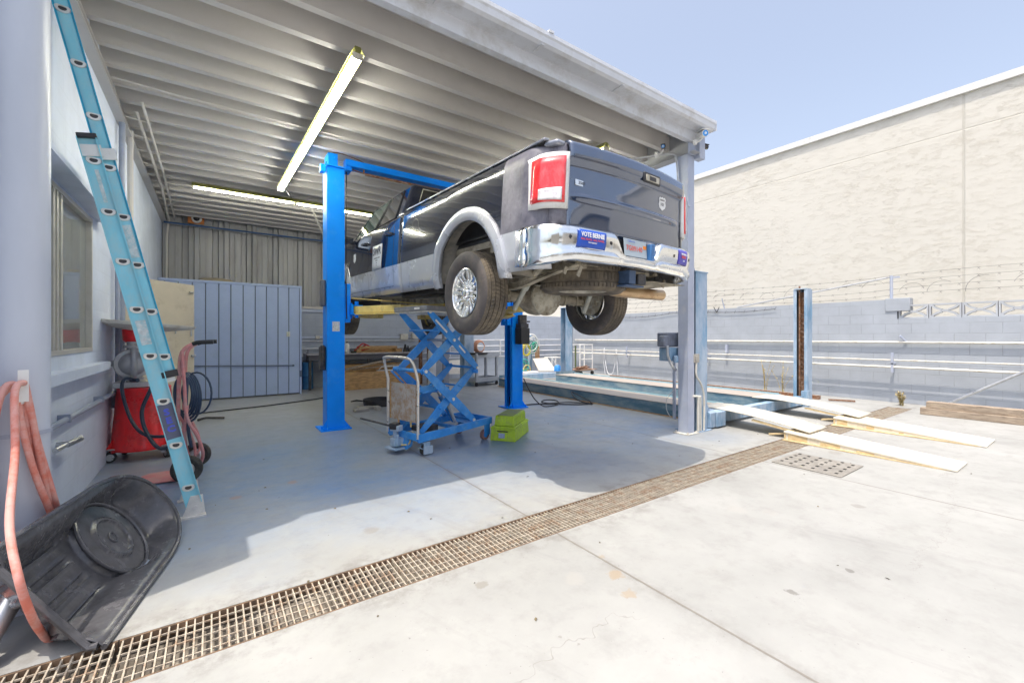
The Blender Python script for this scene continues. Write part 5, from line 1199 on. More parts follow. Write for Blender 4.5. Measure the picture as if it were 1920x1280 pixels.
# ================================================================ EXTENSION LADDER
m_lad = M('ladder_blue', (.24,.62,.74), .42, var=.14, scale=4, stretch=(1,1,.5), dirt=((.42,.60,.64), .5, 9, .5))
m_ladf = M('ladder_flange', (.02,.38,.60), .4, var=.1)
m_alum = M('bare_aluminium', (.72,.70,.66), .4, .5, var=.15, scale=12)
lad = thing('extension_ladder', 'light blue fibreglass extension ladder leaning against the left wall', 'ladder', (-.12, 3.98, 0))
LU = Vector((-.995, -.095, 0)); LN = Vector((-.095, .995, 0))      # lean direction, rung direction (away from the eye)
LO = Vector((-.11, 3.98, 0))
def LP(t, n, z): return LO + LU*t + LN*n + Vector((0, 0, z))
def rail(z0, z1, tf, w_, n0, mb, depth=.028, th=.006, side_=-1):
    sl = Vector(LU*.223 + Vector((0,0,1))).normalized(); sd_ = (LU - sl*LU.dot(sl)).normalized()
    a, b = LP(tf(z0), n0, z0), LP(tf(z1), n0, z1)
    for (o, wd, off, dp) in ((0, w_, 0, th), (-w_/2, th, -depth/2 if side_ < 0 else depth/2, depth), (w_/2, th, -depth/2 if side_ < 0 else depth/2, depth)):
        c = (a+b)/2 + sd_*o + LN*off; rot = Matrix((sd_, sl, -LN)).transposed()
        mb.box(c, (wd if o == 0 else th, (b-a).length, th if o == 0 else dp), rot)
tb = lambda z: -.008 + .2195*z
tf_ = lambda z: -.092 + .2257*z
mb = MB(); rail(.10, 2.66, tb, .094, 0, mb); rail(.10, 2.66, tb, .094, .42, mb, side_=1); parts_each('base_rail', mb, m_lad, lad, lambda c: c.y > 4.12 if c.z > 0 else 0, smooth=0)
mb = MB(); rail(1.07, 5.1, tf_, .082, .03, mb, depth=.02); rail(1.07, 5.1, tf_, .082, .39, mb, side_=1); parts_each('fly_rail', mb, m_ladf, lad, lambda c: c.y > 4.05, smooth=0)
mb = MB(); sl = Vector(LU*.223 + Vector((0,0,1))).normalized(); sd_ = (LU - sl*LU.dot(sl)).normalized()
a, b = LP(tf_(1.08), .0255, 1.08), LP(tf_(5.1), .0255, 5.1); mb.box((a+b)/2, (.066, (b-a).length, .003), Matrix((sd_, sl, -LN)).transposed()); part('fly_web', mb, m_lad, lad, smooth=0)
for nm, zs, tt, n0, nl in (('base', [.229+.3273*k for k in range(8)], tb, -.004, .42), ('fly', [1.204+.3241*k for k in range(11)], tf_, .023, .39)):
    for z in zs:
        mb = MB(); c = LP(tt(z), n0, z)
        def D_(r1, r2, k=16): # flat-topped D outline
            P = []
            for i in range(k+1):
                a = math.pi + math.pi*i/k; P.append((r1*math.cos(a), r2*math.sin(a)*1.0 - 0))
            return [(-r1*.8, r2*.45), ] + P[0:] + [(r1*.8, r2*.45)] if False else P + [(r1*.95, r2*.35), (r1*.7, r2*.6), (-r1*.7, r2*.6), (-r1*.95, r2*.35)]
        outer = D_(.040, .030); inner = D_(.021, .016); n = len(outer)
        f = lambda p, off: c + LU*p[0] + Vector((0,0,p[1])) + LN*off
        vs = [f(p, -.0) for p in outer] + [f(p, -.006) for p in [(x*.93,y*.93) for x, y in outer]] + [f(p, -.006) for p in inner] + [f(p, .03) for p in inner]
        mb.add(vs, [(r*n+i, r*n+(i+1) % n, (r+1)*n+(i+1) % n, (r+1)*n+i) for r in range(3) for i in range(n)])
        rg = part('rung', mb, m_alum, lad, smooth=30)
        mb = MB(); vs = [f(p, -.0006) for p in inner] + [f(p, nl-n0) for p in inner]; mb.add(vs, [(i, (i+1) % n, n+(i+1) % n, n+i) for i in range(n)] + [tuple(range(n))]); part('rung_bar', mb, m_dark, rg, smooth=30)
mb = MB()
for n0 in (-.006, .42):
    zc = .06; c0, c1 = LP(.045, n0, .10), LP(-.065, n0, .0)
    mb.prism([LP(-.06, n0-.004, .02), LP(.085, n0-.004, .0), LP(.065, n0-.004, .05), LP(.03, n0-.004, .16), LP(-.045, n0-.004, .16)], LN*.006)
    mb.prism([LP(-.065, n0-.03, .0), LP(.09, n0-.03, .0), LP(.09, n0-.03, .012), LP(-.065, n0-.03, .012)], LN*.06)
    mb.cyl(LP(.0, n0-.01, .07), LP(.0, n0+.008, .07), .016, n=12)
parts_each('shoe', mb, m_alum, lad, lambda c: c.y > 4.15, smooth=0)
mb = MB(); z = 2.58; mb.box(LP((tb(z)+tf_(z))/2+.03, -.012, z), (.105, .075, .006), Matrix((sd_, sl, -LN)).transposed()); mb.box(LP(tf_(z)-.005, .006, z), (.10, .075, .010), Matrix((sd_, sl, -LN)).transposed()); part('guide_bracket', mb, m_white, lad, smooth=0)
mb = MB(); mb.box(LP(tb(2.67), -.012, 2.67), (.10, .03, .04), Matrix((sd_, sl, -LN)).transposed()); mb.box(LP(tf_(1.075), .016, 1.075), (.10, .05, .04), Matrix((sd_, sl, -LN)).transposed()); parts_each('end_cap', mb, m_blk, lad, lambda c: c.z > 2, bevel=.006)
def lstick(z0, z1, wd, tt, n0, m, nm, lab, par=None):
    a, b = LP(tt(z0), n0, z0), LP(tt(z1), n0, z1); mb = MB(); mb.box((a+b)/2, (wd, (b-a).length, .0015), Matrix((sd_, sl, -LN)).transposed()); return part(nm, mb, m, par or lad, smooth=0, label=lab)
lstick(.605, .86, .088, tb, -.005, M('pad_grey', (.13,.14,.20), .7, var=.2, scale=10), 'paint_patch', 'dark grey painted patch with blue letters')
mt = M('letter_blue', (.09,.12,.62), .6, var=.2, scale=30)
for k, ch in enumerate('SEC'):
    z = .80 - k*.062; p = LP(tb(z), -.0075, z); part('painted_letter', text_mb(ch, .062, basis(p, -sd_, sl), bold=.003, sx=1.1), mt, lad, smooth=0)
m_lbl = M('label_white', (.62,.66,.66), .6, var=.2, scale=40, dirt=((.3,.55,.6), .5, 30, .8))
lstick(1.29, 1.46, .056, tb, -.005, m_lbl, 'warning_label', 'worn white label on the base rail'); lstick(1.90, 2.12, .048, tf_, .022, m_lbl, 'warning_label', 'white label on the fly rail'); lstick(1.02, 1.06, .05, tf_, .015, m_white, 'tape', 'white tape square'); lstick(2.25, 2.46, .02, tb, -.005, m_lbl, 'worn_label', 'scraped oval of old label')

# ================================================================ RED DRUM WITH PUMP
bx, by = -.635, 6.33
dm = thing('pump_drum', 'tapered red drum on casters with a grey diaphragm pump and a tray on top', 'oil drum', (bx, by, 0))
mb = MB(); mb.lathe([(0,.11),(.285,.11),(.29,.125),(.285,.14),(.235,.76),(.24,.775),(.235,.785),(0,.785)], (bx,by,0), (0,0,1), 48); part('drum', mb, m_red, dm, smooth=40)
for k, a in enumerate((3.6, 5.5, .9, 2.3)):
    c = Vector((bx+.30*math.cos(a), by+.30*math.sin(a), .055)); mb = MB(); ax_d = Vector((math.cos(a+1.2), math.sin(a+1.2), 0)); mb.cyl(c-ax_d*.018, c+ax_d*.018, .055, n=24); cs = part('caster', mb, m_rub, dm)
    mb = MB(); mb.cyl(c-ax_d*.022, c+ax_d*.022, .036, n=20); mb.prism([c-ax_d*.03+Vector((-.02,0,0)), c-ax_d*.03+Vector((.02,0,0)), c-ax_d*.03+Vector((.03,.0,.075)), c-ax_d*.03+Vector((-.03,0,.075))], ax_d*.004); mb.box(c+Vector((0,0,.085)),(.09,.09,.01)); part('caster_fork', mb, m_zinc, cs)
    mb = MB(); e = Vector((bx,by,.12)); mb.beam(Vector((bx+.20*math.cos(a), by+.20*math.sin(a), .115)), Vector((c.x, c.y, .115)), .07, .03); mb.prism([Vector((bx+.27*math.cos(a),by+.27*math.sin(a),.13)), Vector((bx+.345*math.cos(a),by+.345*math.sin(a),.13)), Vector((bx+.27*math.cos(a),by+.27*math.sin(a),.25))], (.01,.01,0)); part('dolly_arm', mb, m_red, dm, smooth=0)
px0, py0 = -.72, 6.22
mb = MB(); mb.bb(px0-.16, px0+.26, py0-.06, py0+.20, .79, .85); part('pump_base', mb, m_zinc, dm, bevel=.004)
mb = MB(); n_ = Vector((.18, -.98, 0)).normalized(); c = Vector((px0, py0, 1.05))
mb.lathe([(0,.10),(.05,.10),(.10,.075),(.125,.04),(.16,.04),(.165,.02),(.165,-.0),(.12,-.05),(0,-.08)], c, n_, 28); mb.tube([c+Vector((0,0,-.19))+n_*.05, c+n_*.10+Vector((0,0,-.1)), c+n_*.115, c+n_*.10+Vector((0,0,.1)), c+n_*.04+Vector((0,0,.2))], .028, 10)
for k in range(12): a = 2*math.pi*k/12; u, v, _ = frame_from(n_); q = c + u*.145*math.cos(a) + v*.145*math.sin(a); mb.cyl(q+n_*.03, q+n_*.055, .012, n=6)
mb.cyl(c+Vector((0,0,.15)), c+Vector((0,0,.24)), .055, n=16); mb.cyl(c+Vector((0,0,.17)), c+Vector((0,0,.20)), .085, n=16); mb.cyl(c+Vector((0,0,-.22)), c+Vector((0,0,-.15)), .06, n=16); mb.cyl(c+Vector((0,0,-.18)), c+Vector((0,0,-.155)), .09, n=16)
mb.tube([c+Vector((-.12,0,0)), c+Vector((-.20,.0,.01))], .03, 12)
part('diaphragm_pump', mb, M('cast_aluminium', (.46,.46,.47), .45, .55, var=.15, scale=15), dm, smooth=40)
mb = MB(); mb.lathe([(0,.0),(.09,.0),(.115,.03),(.12,.14),(.115,.15),(0,.15)], (px0+.02, py0+.05, 1.28), (0,0,1), 28); part('funnel', mb, m_red, dm, smooth=40)
mb = MB(); cx, cy = px0+.08, py0+.05
prof = [(.0,1.42),(.14,1.42),(.44,1.475),(.46,1.50),(.47,1.50),(.47,1.49),(.455,1.465),(.14,1.405),(0,1.405)]; vs_ = MB(); vs_.lathe(prof, (0,0,0), (0,0,1), 24); 
tl = Matrix.Translation((cx, cy, -.0)) @ Matrix.Translation((0,0,1.45)) @ Matrix.Rotation(R(5), 4, 'Y') @ Matrix.Translation((0,0,-1.45)); mb.merge(vs_, tl)
part('drip_tray', mb, m_offw, dm, smooth=40)
mb = MB()
mb.tube(smooth_path([(-.70,6.05,.885),(-.76,5.98,.90),(-.775,5.95,.78),(-.70,5.87,.50),(-.58,5.72,.35),(-.42,5.60,.33),(-.36,5.62,.36)]), .016, 8)
mb.tube(smooth_path([(-.50,5.82,.88),(-.55,5.78,.75),(-.60,5.77,.58),(-.57,5.72,.40),(-.47,5.58,.24),(-.38,5.56,.22),(-.30,5.5,.3)]), .018, 8)
mb.cyl((-.72,6.08,.88),(-.66,6.02,.88),.022,n=8)
part('drum_hose', mb, M('hose_navy', (.03,.045,.075), .45), dm)

# hand truck with coiled hose
ht = thing('hand_truck', 'faded pink two-wheeled hand truck standing behind the ladder', 'hand truck', (-.2, 5.2, 0))
m_pink = M('faded_red', (.62,.24,.24), .55, var=.15, scale=8, dirt=((.55,.40,.38), .5, 9, .6))
for y, x in ((4.95, -.20), (5.50, -.14)):
    c = Vector((x, y, .125)); mb = MB(); mb.lathe([(.065,-.03),(.10,-.035),(.122,-.02),(.125,0),(.122,.02),(.10,.035),(.065,.03)], c, (.12,1,0), 32, closed=True); wh = part('wheel', mb, m_rub, ht, smooth=40)
    mb = MB(); mb.lathe([(0,-.02),(.03,-.03),(.066,-.015),(.07,.0),(.066,.015),(.03,.03),(0,.02)], c, (.12,1,0), 24); part('rim', mb, m_zinc if y > 5.2 else m_alum, wh)
mb = MB(); mb.tube([(-.20, 4.93, .125), (-.14, 5.52, .125)], .012, 8)
for (y, x, dx) in ((5.06, -.27, 0), (5.38, -.24, 0)):
    mb.tube(smooth_path([(x, y, .03), (x+.0, y, .5), (x+.01, y, 1.0), (x+.03, y, 1.20), (x+.10, y, 1.27), (x+.14, y, 1.285)], 4), .017, 10)
for z in (.18, .55, .95): mb.tube([(-.27, 5.06, z), (-.24, 5.38, z)], .012, 8)
for (y, x) in ((5.06,-.27),(5.38,-.24)): mb.tube(smooth_path([(x, y, .62), (x+.10, y, .40), (x+.13, y, .22), (x+.08, y, .13)]), .012, 8)
part('frame', mb, m_pink, ht)
mb = MB(); mb.prism([(-.28, 5.02, .01), (-.25, 5.42, .01), (-.50, 5.42, .01), (-.56, 5.34, .01), (-.58, 5.14, .01), (-.53, 5.05, .01)], (0,0,.008)); part('toe_plate', mb, m_pink, ht, smooth=0)
mb = MB()
for (y, x) in ((5.06,-.27),(5.38,-.24)): mb.tube(smooth_path([(x+.11, y, 1.275), (x+.16, y-.01, 1.29), (x+.27, y-.02, 1.295)]), .021, 10)
parts_each('grip', mb, m_blk, ht, lambda c: c.y > 5.2)
mb = MB(); rr = random.Random(4)
for k in range(5):
    c = Vector((-.235+.010*k, 5.14+.012*k, .80-.01*k)); ru, rv = .085+.008*k, .17+.016*k; u = Vector((.80,-.55,0)).normalized(); v = Vector((0,0,1)); u = (u+Vector((0,0,rr.uniform(-.15,.15)))).normalized()
    mb.tube([c + u*ru*math.cos(a) + v*rv*math.sin(a) + Vector((0,0,0)) for a in [2*math.pi*q/24 for q in range(24)]], .011, 7, closed=True)
c = Vector((-.13, 5.12, .80)); mb.tube([c + Vector((.78,-.6,0))*.15*math.cos(a) + Vector((0,0,1))*.20*math.sin(a) for a in [2*math.pi*q/24 for q in range(24)]], .009, 7, closed=True)
mb.tube(smooth_path([(-.20,5.1,.95),(-.21,5.06,.7),(-.19,5.04,.45),(-.17,5.06,.30)]), .014, 8)
single('hose_coil', mb, M('hose_dkblue', (.035,.06,.11), .4), 'dark blue hose hung in a loose coil on the hand truck', 'hose', loc=(-.17, 5.2, .5))
mb = MB(); mb.tube(smooth_path([(-.24,5.05,1.2),(-.22,5.0,.9),(-.20,4.98,.6),(-.12,5.0,.4),(-.08,5.04,.22),(-.12,5.1,.10),(-.18,5.12,.16),(-.22,5.06,.4),(-.2,5.02,.7)]), .014, 8); single('pink_hose', mb, m_pink, 'pale pink hose looped down the hand truck', 'hose', loc=(-.2,5.05,0))

# ================================================================ RED AIR HOSE ON THE COLUMN
m_hose = M('red_hose', (.60,.17,.12), .6, var=.14, scale=6, dirt=((.66,.40,.36), .7, 8, .75))
hk = thing('hose_hook', 'white painted flat steel hook on the round column', 'hook', (-.74, 3.0, 1.0))
mb = MB(); mb.box((-.735, 2.975, 1.115), (.035, .006, .15), R(18)); mb.bb(-.755, -.735, 2.975, 3.08, 1.03, 1.05); part('plate', mb, m_white, hk, smooth=0)
mb = MB()
def T(l, r=.0135): mb.tube(smooth_path(l, 7), r, 12)
T([(-.76,3.02,1.10),(-.732,2.965,1.13),(-.742,2.898,1.095),(-.704,2.752,.841),(-.665,2.541,.606),(-.603,2.388,.444),(-.584,2.436,.275),(-.59,2.586,.12),(-.587,2.70,.02),(-.54,2.76,.016)])
T([(-.735,3.0,1.12),(-.713,3.014,.938),(-.692,3.048,.694),(-.680,3.162,.429),(-.706,3.302,.258),(-.75,3.38,.04)])
T([(-.75,3.0,1.11),(-.734,3.017,.914),(-.714,3.063,.694),(-.707,3.181,.401),(-.73,3.319,.229),(-.77,3.40,.03)])
T([(-.745,3.0,1.12),(-.725,3.03,.95),(-.695,3.09,.72),(-.672,3.20,.45),(-.69,3.33,.28),(-.74,3.44,.03)])
T([(-.74,2.985,1.12),(-.79,2.955,1.11),(-.85,2.945,1.02),(-.87,2.93,.8),(-.85,2.92,.55),(-.80,2.90,.42),(-.75,2.925,.37),(-.72,2.97,.36)])
T([(-.75,2.99,1.11),(-.80,2.97,1.08),(-.855,2.965,.90),(-.865,2.95,.62),(-.84,2.93,.36),(-.80,2.85,.25)])
T([(-.80,2.76,.34),(-.76,2.74,.33),(-.72,2.75,.28),(-.70,2.74,.22),(-.70,2.73,.18),(-.74,2.72,.17),(-.80,2.73,.21)]); T([(-.82,2.78,.28),(-.76,2.76,.27),(-.72,2.77,.235),(-.75,2.74,.21),(-.82,2.74,.2)])
T([(-.742,2.99,1.11),(-.716,3.02,.93),(-.684,3.06,.70),(-.660,3.15,.46),(-.672,3.28,.28),(-.71,3.44,.03)])
T([(-.755,2.985,1.115),(-.745,2.985,.95),(-.71,3.00,.72),(-.672,3.08,.48),(-.655,3.19,.30),(-.66,3.34,.12),(-.67,3.44,.02)])
T([(-.75,2.975,1.12),(-.78,2.94,1.12),(-.80,2.90,1.0),(-.81,2.86,.75),(-.82,2.84,.5),(-.82,2.82,.3),(-.83,2.84,.05)])
single('air_hose', mb, m_hose, 'faded red air hose hanging in long loops from the column hook', 'hose', loc=(-.74, 3.0, .5))
mb = MB(); mb.tube([(-.86, 2.60, .02), (-.76, 2.64, .10), (-.70, 2.78, .24)], .04, 16)
for k in range(6): mb.cyl((-.782+.006*k, 2.63+.004*k, .083+.006*k), (-.779+.006*k, 2.632+.004*k, .086+.006*k), .044, n=14)
single('grey_pipe', mb, m_zinc, 'short grey pipe elbow on the floor beside the hose, at the left edge', 'pipe')

# ================================================================ BLACK TUB (wheelbarrow tray leaning on its side)
m_tub = M('tub_plastic', (.085,.085,.094), .24, var=.3, scale=12, dirt=((.26,.255,.24), .15, 4, .35), bump=.03, bscale=60)
tub = thing('black_tub', 'black plastic wheelbarrow tray tipped on its side against the column', 'tub', (-.42, 3.1, 0))
A_ = Vector((-.386, 2.517, .012)); e1 = Vector((.21, .978, 0)).normalized()      # along the tray
up_ = Vector((-.567, .122, .815)); e2 = (up_ - e1*up_.dot(e1)).normalized()                    # across
e3 = e1.cross(e2).normalized()
if e3.x < 0: e3 = -e3                                                                      # out of the tray opening
def TB(u, v, w): return A_ + e1*u + e2*v + e3*w
WT, LT, DT = .59, 1.28, .15
def tray(u, v):      # plan coords -> depth below the rim
    # half outline: straight sides, rounded far end
    return 0
NU, NV = 110, 70; mb = MB(); vs = []
def outline(v):      # length available at this v (rounded end)
    c = WT/2; q = abs(v-c)/c; return LT - .46*(1-math.sqrt(max(0, 1-q**2.4)))
for i in range(NU+1):
    for j in range(NV+1):
        vv = WT*j/NV; qv = abs(vv-WT/2)/(WT/2); 
        # cluster towards the edges
        vv = WT/2 + math.copysign((qv**.8), vv-WT/2)*WT/2 if qv > 0 else vv
        L = outline(vv); uu = L*(i/NU)**1.0
        edge = min(vv, WT-vv, (L-uu)*1.2)
        wall = min(1, max(0, (edge-.012)/.145)); dpt = DT*(wall*wall*(3-2*wall))
        lipd = min(1, max(0, (uu-.0)/.10)); dpt *= .30 + .70*lipd
        if .03 < uu < .52:
            for c_ in (.13, .24, .36, .47):
                if abs(vv-c_) < .016: dpt += .014*min(1, (.52-uu)/.06)
                elif abs(vv-c_) < .03: dpt -= .003
        dd = math.hypot(uu-.80, vv-WT/2)
        if dd < .245: dpt = max(dpt, DT) - .035*min(1, (.245-dd)/.02)
        if .112 < dd < .135: dpt -= .012
        if dd < .02: dpt -= .006
        rim_ = .012 if edge < .014 else 0
        vs.append(TB(uu, vv, -dpt + rim_*0))
mb.add(vs, [(i*(NV+1)+j, i*(NV+1)+j+1, (i+1)*(NV+1)+j+1, (i+1)*(NV+1)+j) for i in range(NU) for j in range(NV)])
part('shell', mb, m_tub, tub, smooth=50, solid=.005)
mb = MB(); rim = [TB(0, WT*q/12, -.012*math.sin(math.pi*q/12)) for q in range(13)]
rim = [TB(0.0, .02, -.01)] + [TB(0, .04+(WT-.08)*q/8, -.035) for q in range(9)] + [TB(0, WT-.02, -.01)]
mb.tube(rim, .016, 8)
per = [TB(outline(.0)*q/10, .0, .0) for q in range(11)] + [TB(outline(WT*q/40), WT*q/40, 0) for q in range(1, 40)] + [TB(outline(WT)*(1-q/10), WT, 0) for q in range(11)]
mb.tube(per, .013, 8); part('rim', mb, m_tub, tub)
mb = MB()
for rr_, ww in ((.122, .011), (.236, .010), (.03, .006)):
    mb.tube([TB(.80+rr_*math.cos(a), WT/2+rr_*math.sin(a), -DT+.038) for a in [2*math.pi*k/48 for k in range(48)]], ww, 8, closed=True)
part('moulded_rings', mb, M('tub_ring', (.10,.10,.11), .25, var=.2, scale=20), tub)
mb = MB()
for s_ in (0,): mb.prism([TB(.74+.12*math.cos(a), .095+.03*math.sin(a), -DT+.012) for a in [2*math.pi*k/20 for k in range(20)]], e3*.002)
part('puddle', mb, M('oily_water', (.05,.10,.13), .06, var=.3, scale=10), tub, smooth=0)
# ================================================================ SCISSOR LIFT TABLE
sl_ = thing('scissor_lift_table', 'blue mobile scissor lift table raised under the truck, with a steel push handle', 'lift table', (1.918, 4.517, 0), math.atan2(.23, .958))
def sp_(n, mb, m, par=None, **k): return part(n, mb, m, par or sl_, local=True, **k)
W2 = .57
def arm(p0, p1, y, wd=.108, th=.012, name='scissor_arm'):
    mb = MB(); a = Vector((p0[0], 0, p0[1])); b = Vector((p1[0], 0, p1[1])); d = (b-a).normalized(); n = Vector((-d.z, 0, d.x)); P = []
    for t, hw_ in ((-.03, .022), (.0, .034), (.25, wd/2), (.75, wd/2), (1.0, .034), (1.03, .022)): P.append(a + (b-a)*t + n*hw_)
    Q = [a + (b-a)*t - n*hw_ for t, hw_ in ((1.03,.022),(1.0,.034),(.75,wd/2),(.25,wd/2),(.0,.034),(-.03,.022))]
    mb.prism([Vector((p.x, y, p.z)) for p in P + Q], (0, th, 0)); return sp_(name, mb, m_blue2, bevel=.002)
for y in (0, W2-.012):
    k = 1 if y == 0 else -1
    arm((.061,.947), (.807,.293), y); arm((.866,.949), (.12,1.63), y)
    arm((.048,.268), (.868,.95), y+.045*k); arm((.055,.946), (.87,1.63), y+.045*k)
mb = MB()
for (x, z) in ((.061,.947),(.866,.949),(.467,.59),(.48,1.302),(.807,.293),(.12,1.63)): mb.cyl((x, -.012, z), (x, 0, z), .019, n=14)
[sp_('pivot_pin', q_, m_alum) for q_ in _split(mb, lambda c: (round(c.x, 2), round(c.z, 2)))]
mb = MB()
for (x, z, r) in ((.061,.947,.022),(.866,.949,.016),(.60,.74,.012),(.30,.50,.018),(.25,1.42,.012),(.66,1.13,.010),(.807,.293,.016)): mb.cyl((x, 0, z), (x, W2, z), r, n=12)
mb.cyl((.061,W2-.03,.947),(.061,W2+.05,.947),.032,n=14); mb.cyl((.061,W2-.1,.947),(.061,W2-.06,.947),.032,n=14); mb.cyl((.84,-.03,.90),(.84,.06,.90),.02,n=10)
[sp_('cross_shaft', q_, m_blue2) for q_ in _split(mb, lambda c: (round(c.x, 1), round(c.z, 1)))]
mb = MB(); mb.cyl((.48,.05,1.30),(.48,W2-.05,1.30),.016,n=10); sp_('steel_shaft', mb, m_zinc)
mb = MB()
for y in (-.02, W2-.02):
    mb.prism([(-.045, y, .155), (1.12, y, .205), (1.12, y, .29), (.10, y, .252), (-.03, y, .25)], (0, .035, 0))
mb.bb(1.085, 1.12, .015, W2-.02, .20, .29); mb.bb(-.05, -.02, -.02, W2+.03, .17, .25); mb.bb(.55,.60,.015,W2-.02,.2,.24); mb.bb(.86,1.085,.015,W2-.02,.205,.215)
sp_('chassis', mb, m_blue2, bevel=.004)
mb = MB(); mb.prism([(.0,.05,.60),(.52,.05,.60),(.60,.05,.56),(.10,.05,.55)], (0, W2-.1, 0)) if False else None
mb.beam((-.02, W2-.0, .93), (.22, W2-.0, .70), .02, .02); mb.beam((.05,.30,.70),(.62,.30,.66),.06,.04); mb.beam((.10,W2/2,.69),(.50,W2/2,.72),.35,.02)
sp_('lift_bracket', mb, m_blue2, smooth=0)
mb = MB(); mb.cyl((.72, W2/2, .26), (.50, W2/2, .60), .032, n=14); cy = sp_('hydraulic_ram', mb, m_blue2); mb = MB(); mb.cyl((.60, .12, .28), (.49, .12, .50), .020, n=12); mb.cyl((.50, W2/2, .60), (.40, W2/2, .74), .018, n=10); sp_('ram_rod', mb, m_zinc, cy)
mb = MB(); mb.tube(smooth_path([(.0,.2,.30),(.05,.25,.52),(.18,.28,.66),(.36,.28,.70)]), .009, 6); sp_('hydraulic_hose', mb, m_yel)
mb = MB(); mb.bb(.05, 1.02, -.03, W2+.05, 1.642, 1.70); pf = sp_('platform', mb, M('platform_grey', (.16,.165,.18), .5, var=.2, scale=6, dirt=((.30,.28,.27), .4, 8, .6)), bevel=.004)
mb = MB(); mb.bb(.06, 1.01, -.02, W2+.04, 1.625, 1.640); sp_('platform_rim', mb, m_offw, pf, smooth=0)
mb = MB(); mb.bb(.046, .049, .10, .20, 1.66, 1.682); sp_('maker_label', mb, m_white, pf, smooth=0)
for (a, b, y) in (((.20,1.54),(.37,1.395),-.003), ((.56,1.235),(.66,1.145),-.003)):
    mb = MB(); mb.beam((a[0], y, a[1]), (b[0], y, b[1]), .002, .022); sp_('warning_strip', mb, m_white, smooth=0)
mb = MB(); hp = lambda y: [(-.046, y, .20), (-.046, y, .84), (-.075, y, .95), (-.11, y+.02*(1 if y < .3 else -1), 1.06), (-.14, y+.10*(1 if y < .3 else -1), 1.105)]
pts = hp(0.0) + list(reversed(hp(W2+.03))); mb.tube(smooth_path([pts[0], pts[1]], 1)[:1] + smooth_path(pts[1:-1], 5) + [Vector(pts[-1])], .0165, 12); sp_('push_handle', mb, M('handle_steel', (.66,.63,.58), .3, .6, var=.12, scale=12))
mb = MB(); mb.bb(-.040, -.030, .06, W2-.03, .37, .80); sg = sp_('handle_panel', mb, M('panel_dirty', (.42,.39,.36), .7, var=.15, scale=6, dirt=((.33,.20,.10), .6, 14, .8)), smooth=0)
mb = MB(); 
for y in (.03, W2-.01): mb.bb(-.044, -.028, y-.01, y+.01, .37, .80)
mb.cyl((-.03,.40,.2),(-.03,.40,.40),.012,n=8); sp_('panel_edge', mb, m_ply, sg, smooth=0)
for (x, y, lab) in ((.06, .02, 0), (.06, W2-.04, 0)):
    c = Vector((x, y, .055)); mb = MB(); mb.cyl(c-Vector((0,.02,0)), c+Vector((0,.02,0)), .055, n=24); wq = sp_('swivel_caster', mb, m_rub); mb = MB(); mb.box((x-.0,y,.145),(.10,.09,.012)); mb.bb(x-.035,x+.055,y-.035,y-.028,.03,.14); mb.bb(x-.035,x+.055,y+.028,y+.035,.03,.14); mb.box((x+.02,y-.04,.06),(.12,.02,.09)) if y < .3 else None; mb.beam((x-.08,y,.10),(x+.0,y,.05),.05,.01); sp_('caster_fork', mb, m_oldblue, wq, bevel=.002)
for y in (.03, W2-.03):
    c = Vector((1.03, y, .065)); mb = MB(); mb.cyl(c-Vector((0,.022,0)), c+Vector((0,.022,0)), .065, n=28); wq = sp_('rear_wheel', mb, M('poly_wheel', (.28,.16,.15), .6, var=.2)); mb = MB(); mb.cyl(c-Vector((0,.026,0)), c+Vector((0,.026,0)), .035, n=16); mb.bb(1.055, 1.10, y-.03, y+.03, .06, .21); mb.bb(1.0,1.06,y-.03,y-.024,.06,.21); sp_('wheel_bracket', mb, m_blue2, wq, smooth=0)
mb = MB(); mb.box((-.10,.33,.13),(.12,.10,.09)); mb.cyl((-.10,.36,.10),(-.10,.36,.27),.028,n=14); mb.cyl((-.12,.29,.10),(-.12,.29,.22),.02,n=10); mb.box((-.10,.34,.06),(.18,.22,.02)); mb.box((-.10,.34,.285),(.08,.12,.06), R(20)); pm = sp_('foot_pump', mb, m_oldblue, bevel=.004)
mb = MB(); mb.cyl((-.10,.36,.20),(-.10,.36,.29),.017,n=12); sp_('pump_rod', mb, m_chrome, pm); mb = MB(); mb.box((-.11,.36,.31),(.10,.09,.07),R(25)); sp_('pump_head', mb, m_dark, pm, bevel=.006)
mb = MB(); mb.tube([(-.12,.38,.30),(-.22,.52,.34),(-.33,.70,.38)], .012, 8); mb.beam((-.25,.58,.352),(-.34,.72,.385),.03,.012); sp_('foot_pedal', mb, m_dark, pm)
mb = MB(); mb.prism([(-.06,.20,.05),(.02,.20,.08),(.04,.20,.20),(-.03,.20,.24)], (0,.12,0)); mb.beam((.02,.50,.2),(.24,.52,.34),.09,.008); [sp_('pump_mount', q_, m_blue2, smooth=0) for q_ in _split(mb, lambda c: c.y > .4)]
mb = MB(); mb.tube(smooth_path([(-.09,.26,.10),(-.03,.2,.11),(.0,.2,.18),(.03,.2,.24)]), .009, 8); sp_('pump_hose', mb, m_yel, pm)
mb = MB(); mb.bb(.16,.40,.20,.42,.205,.27); sp_('battery_box', mb, m_dark, bevel=.006)

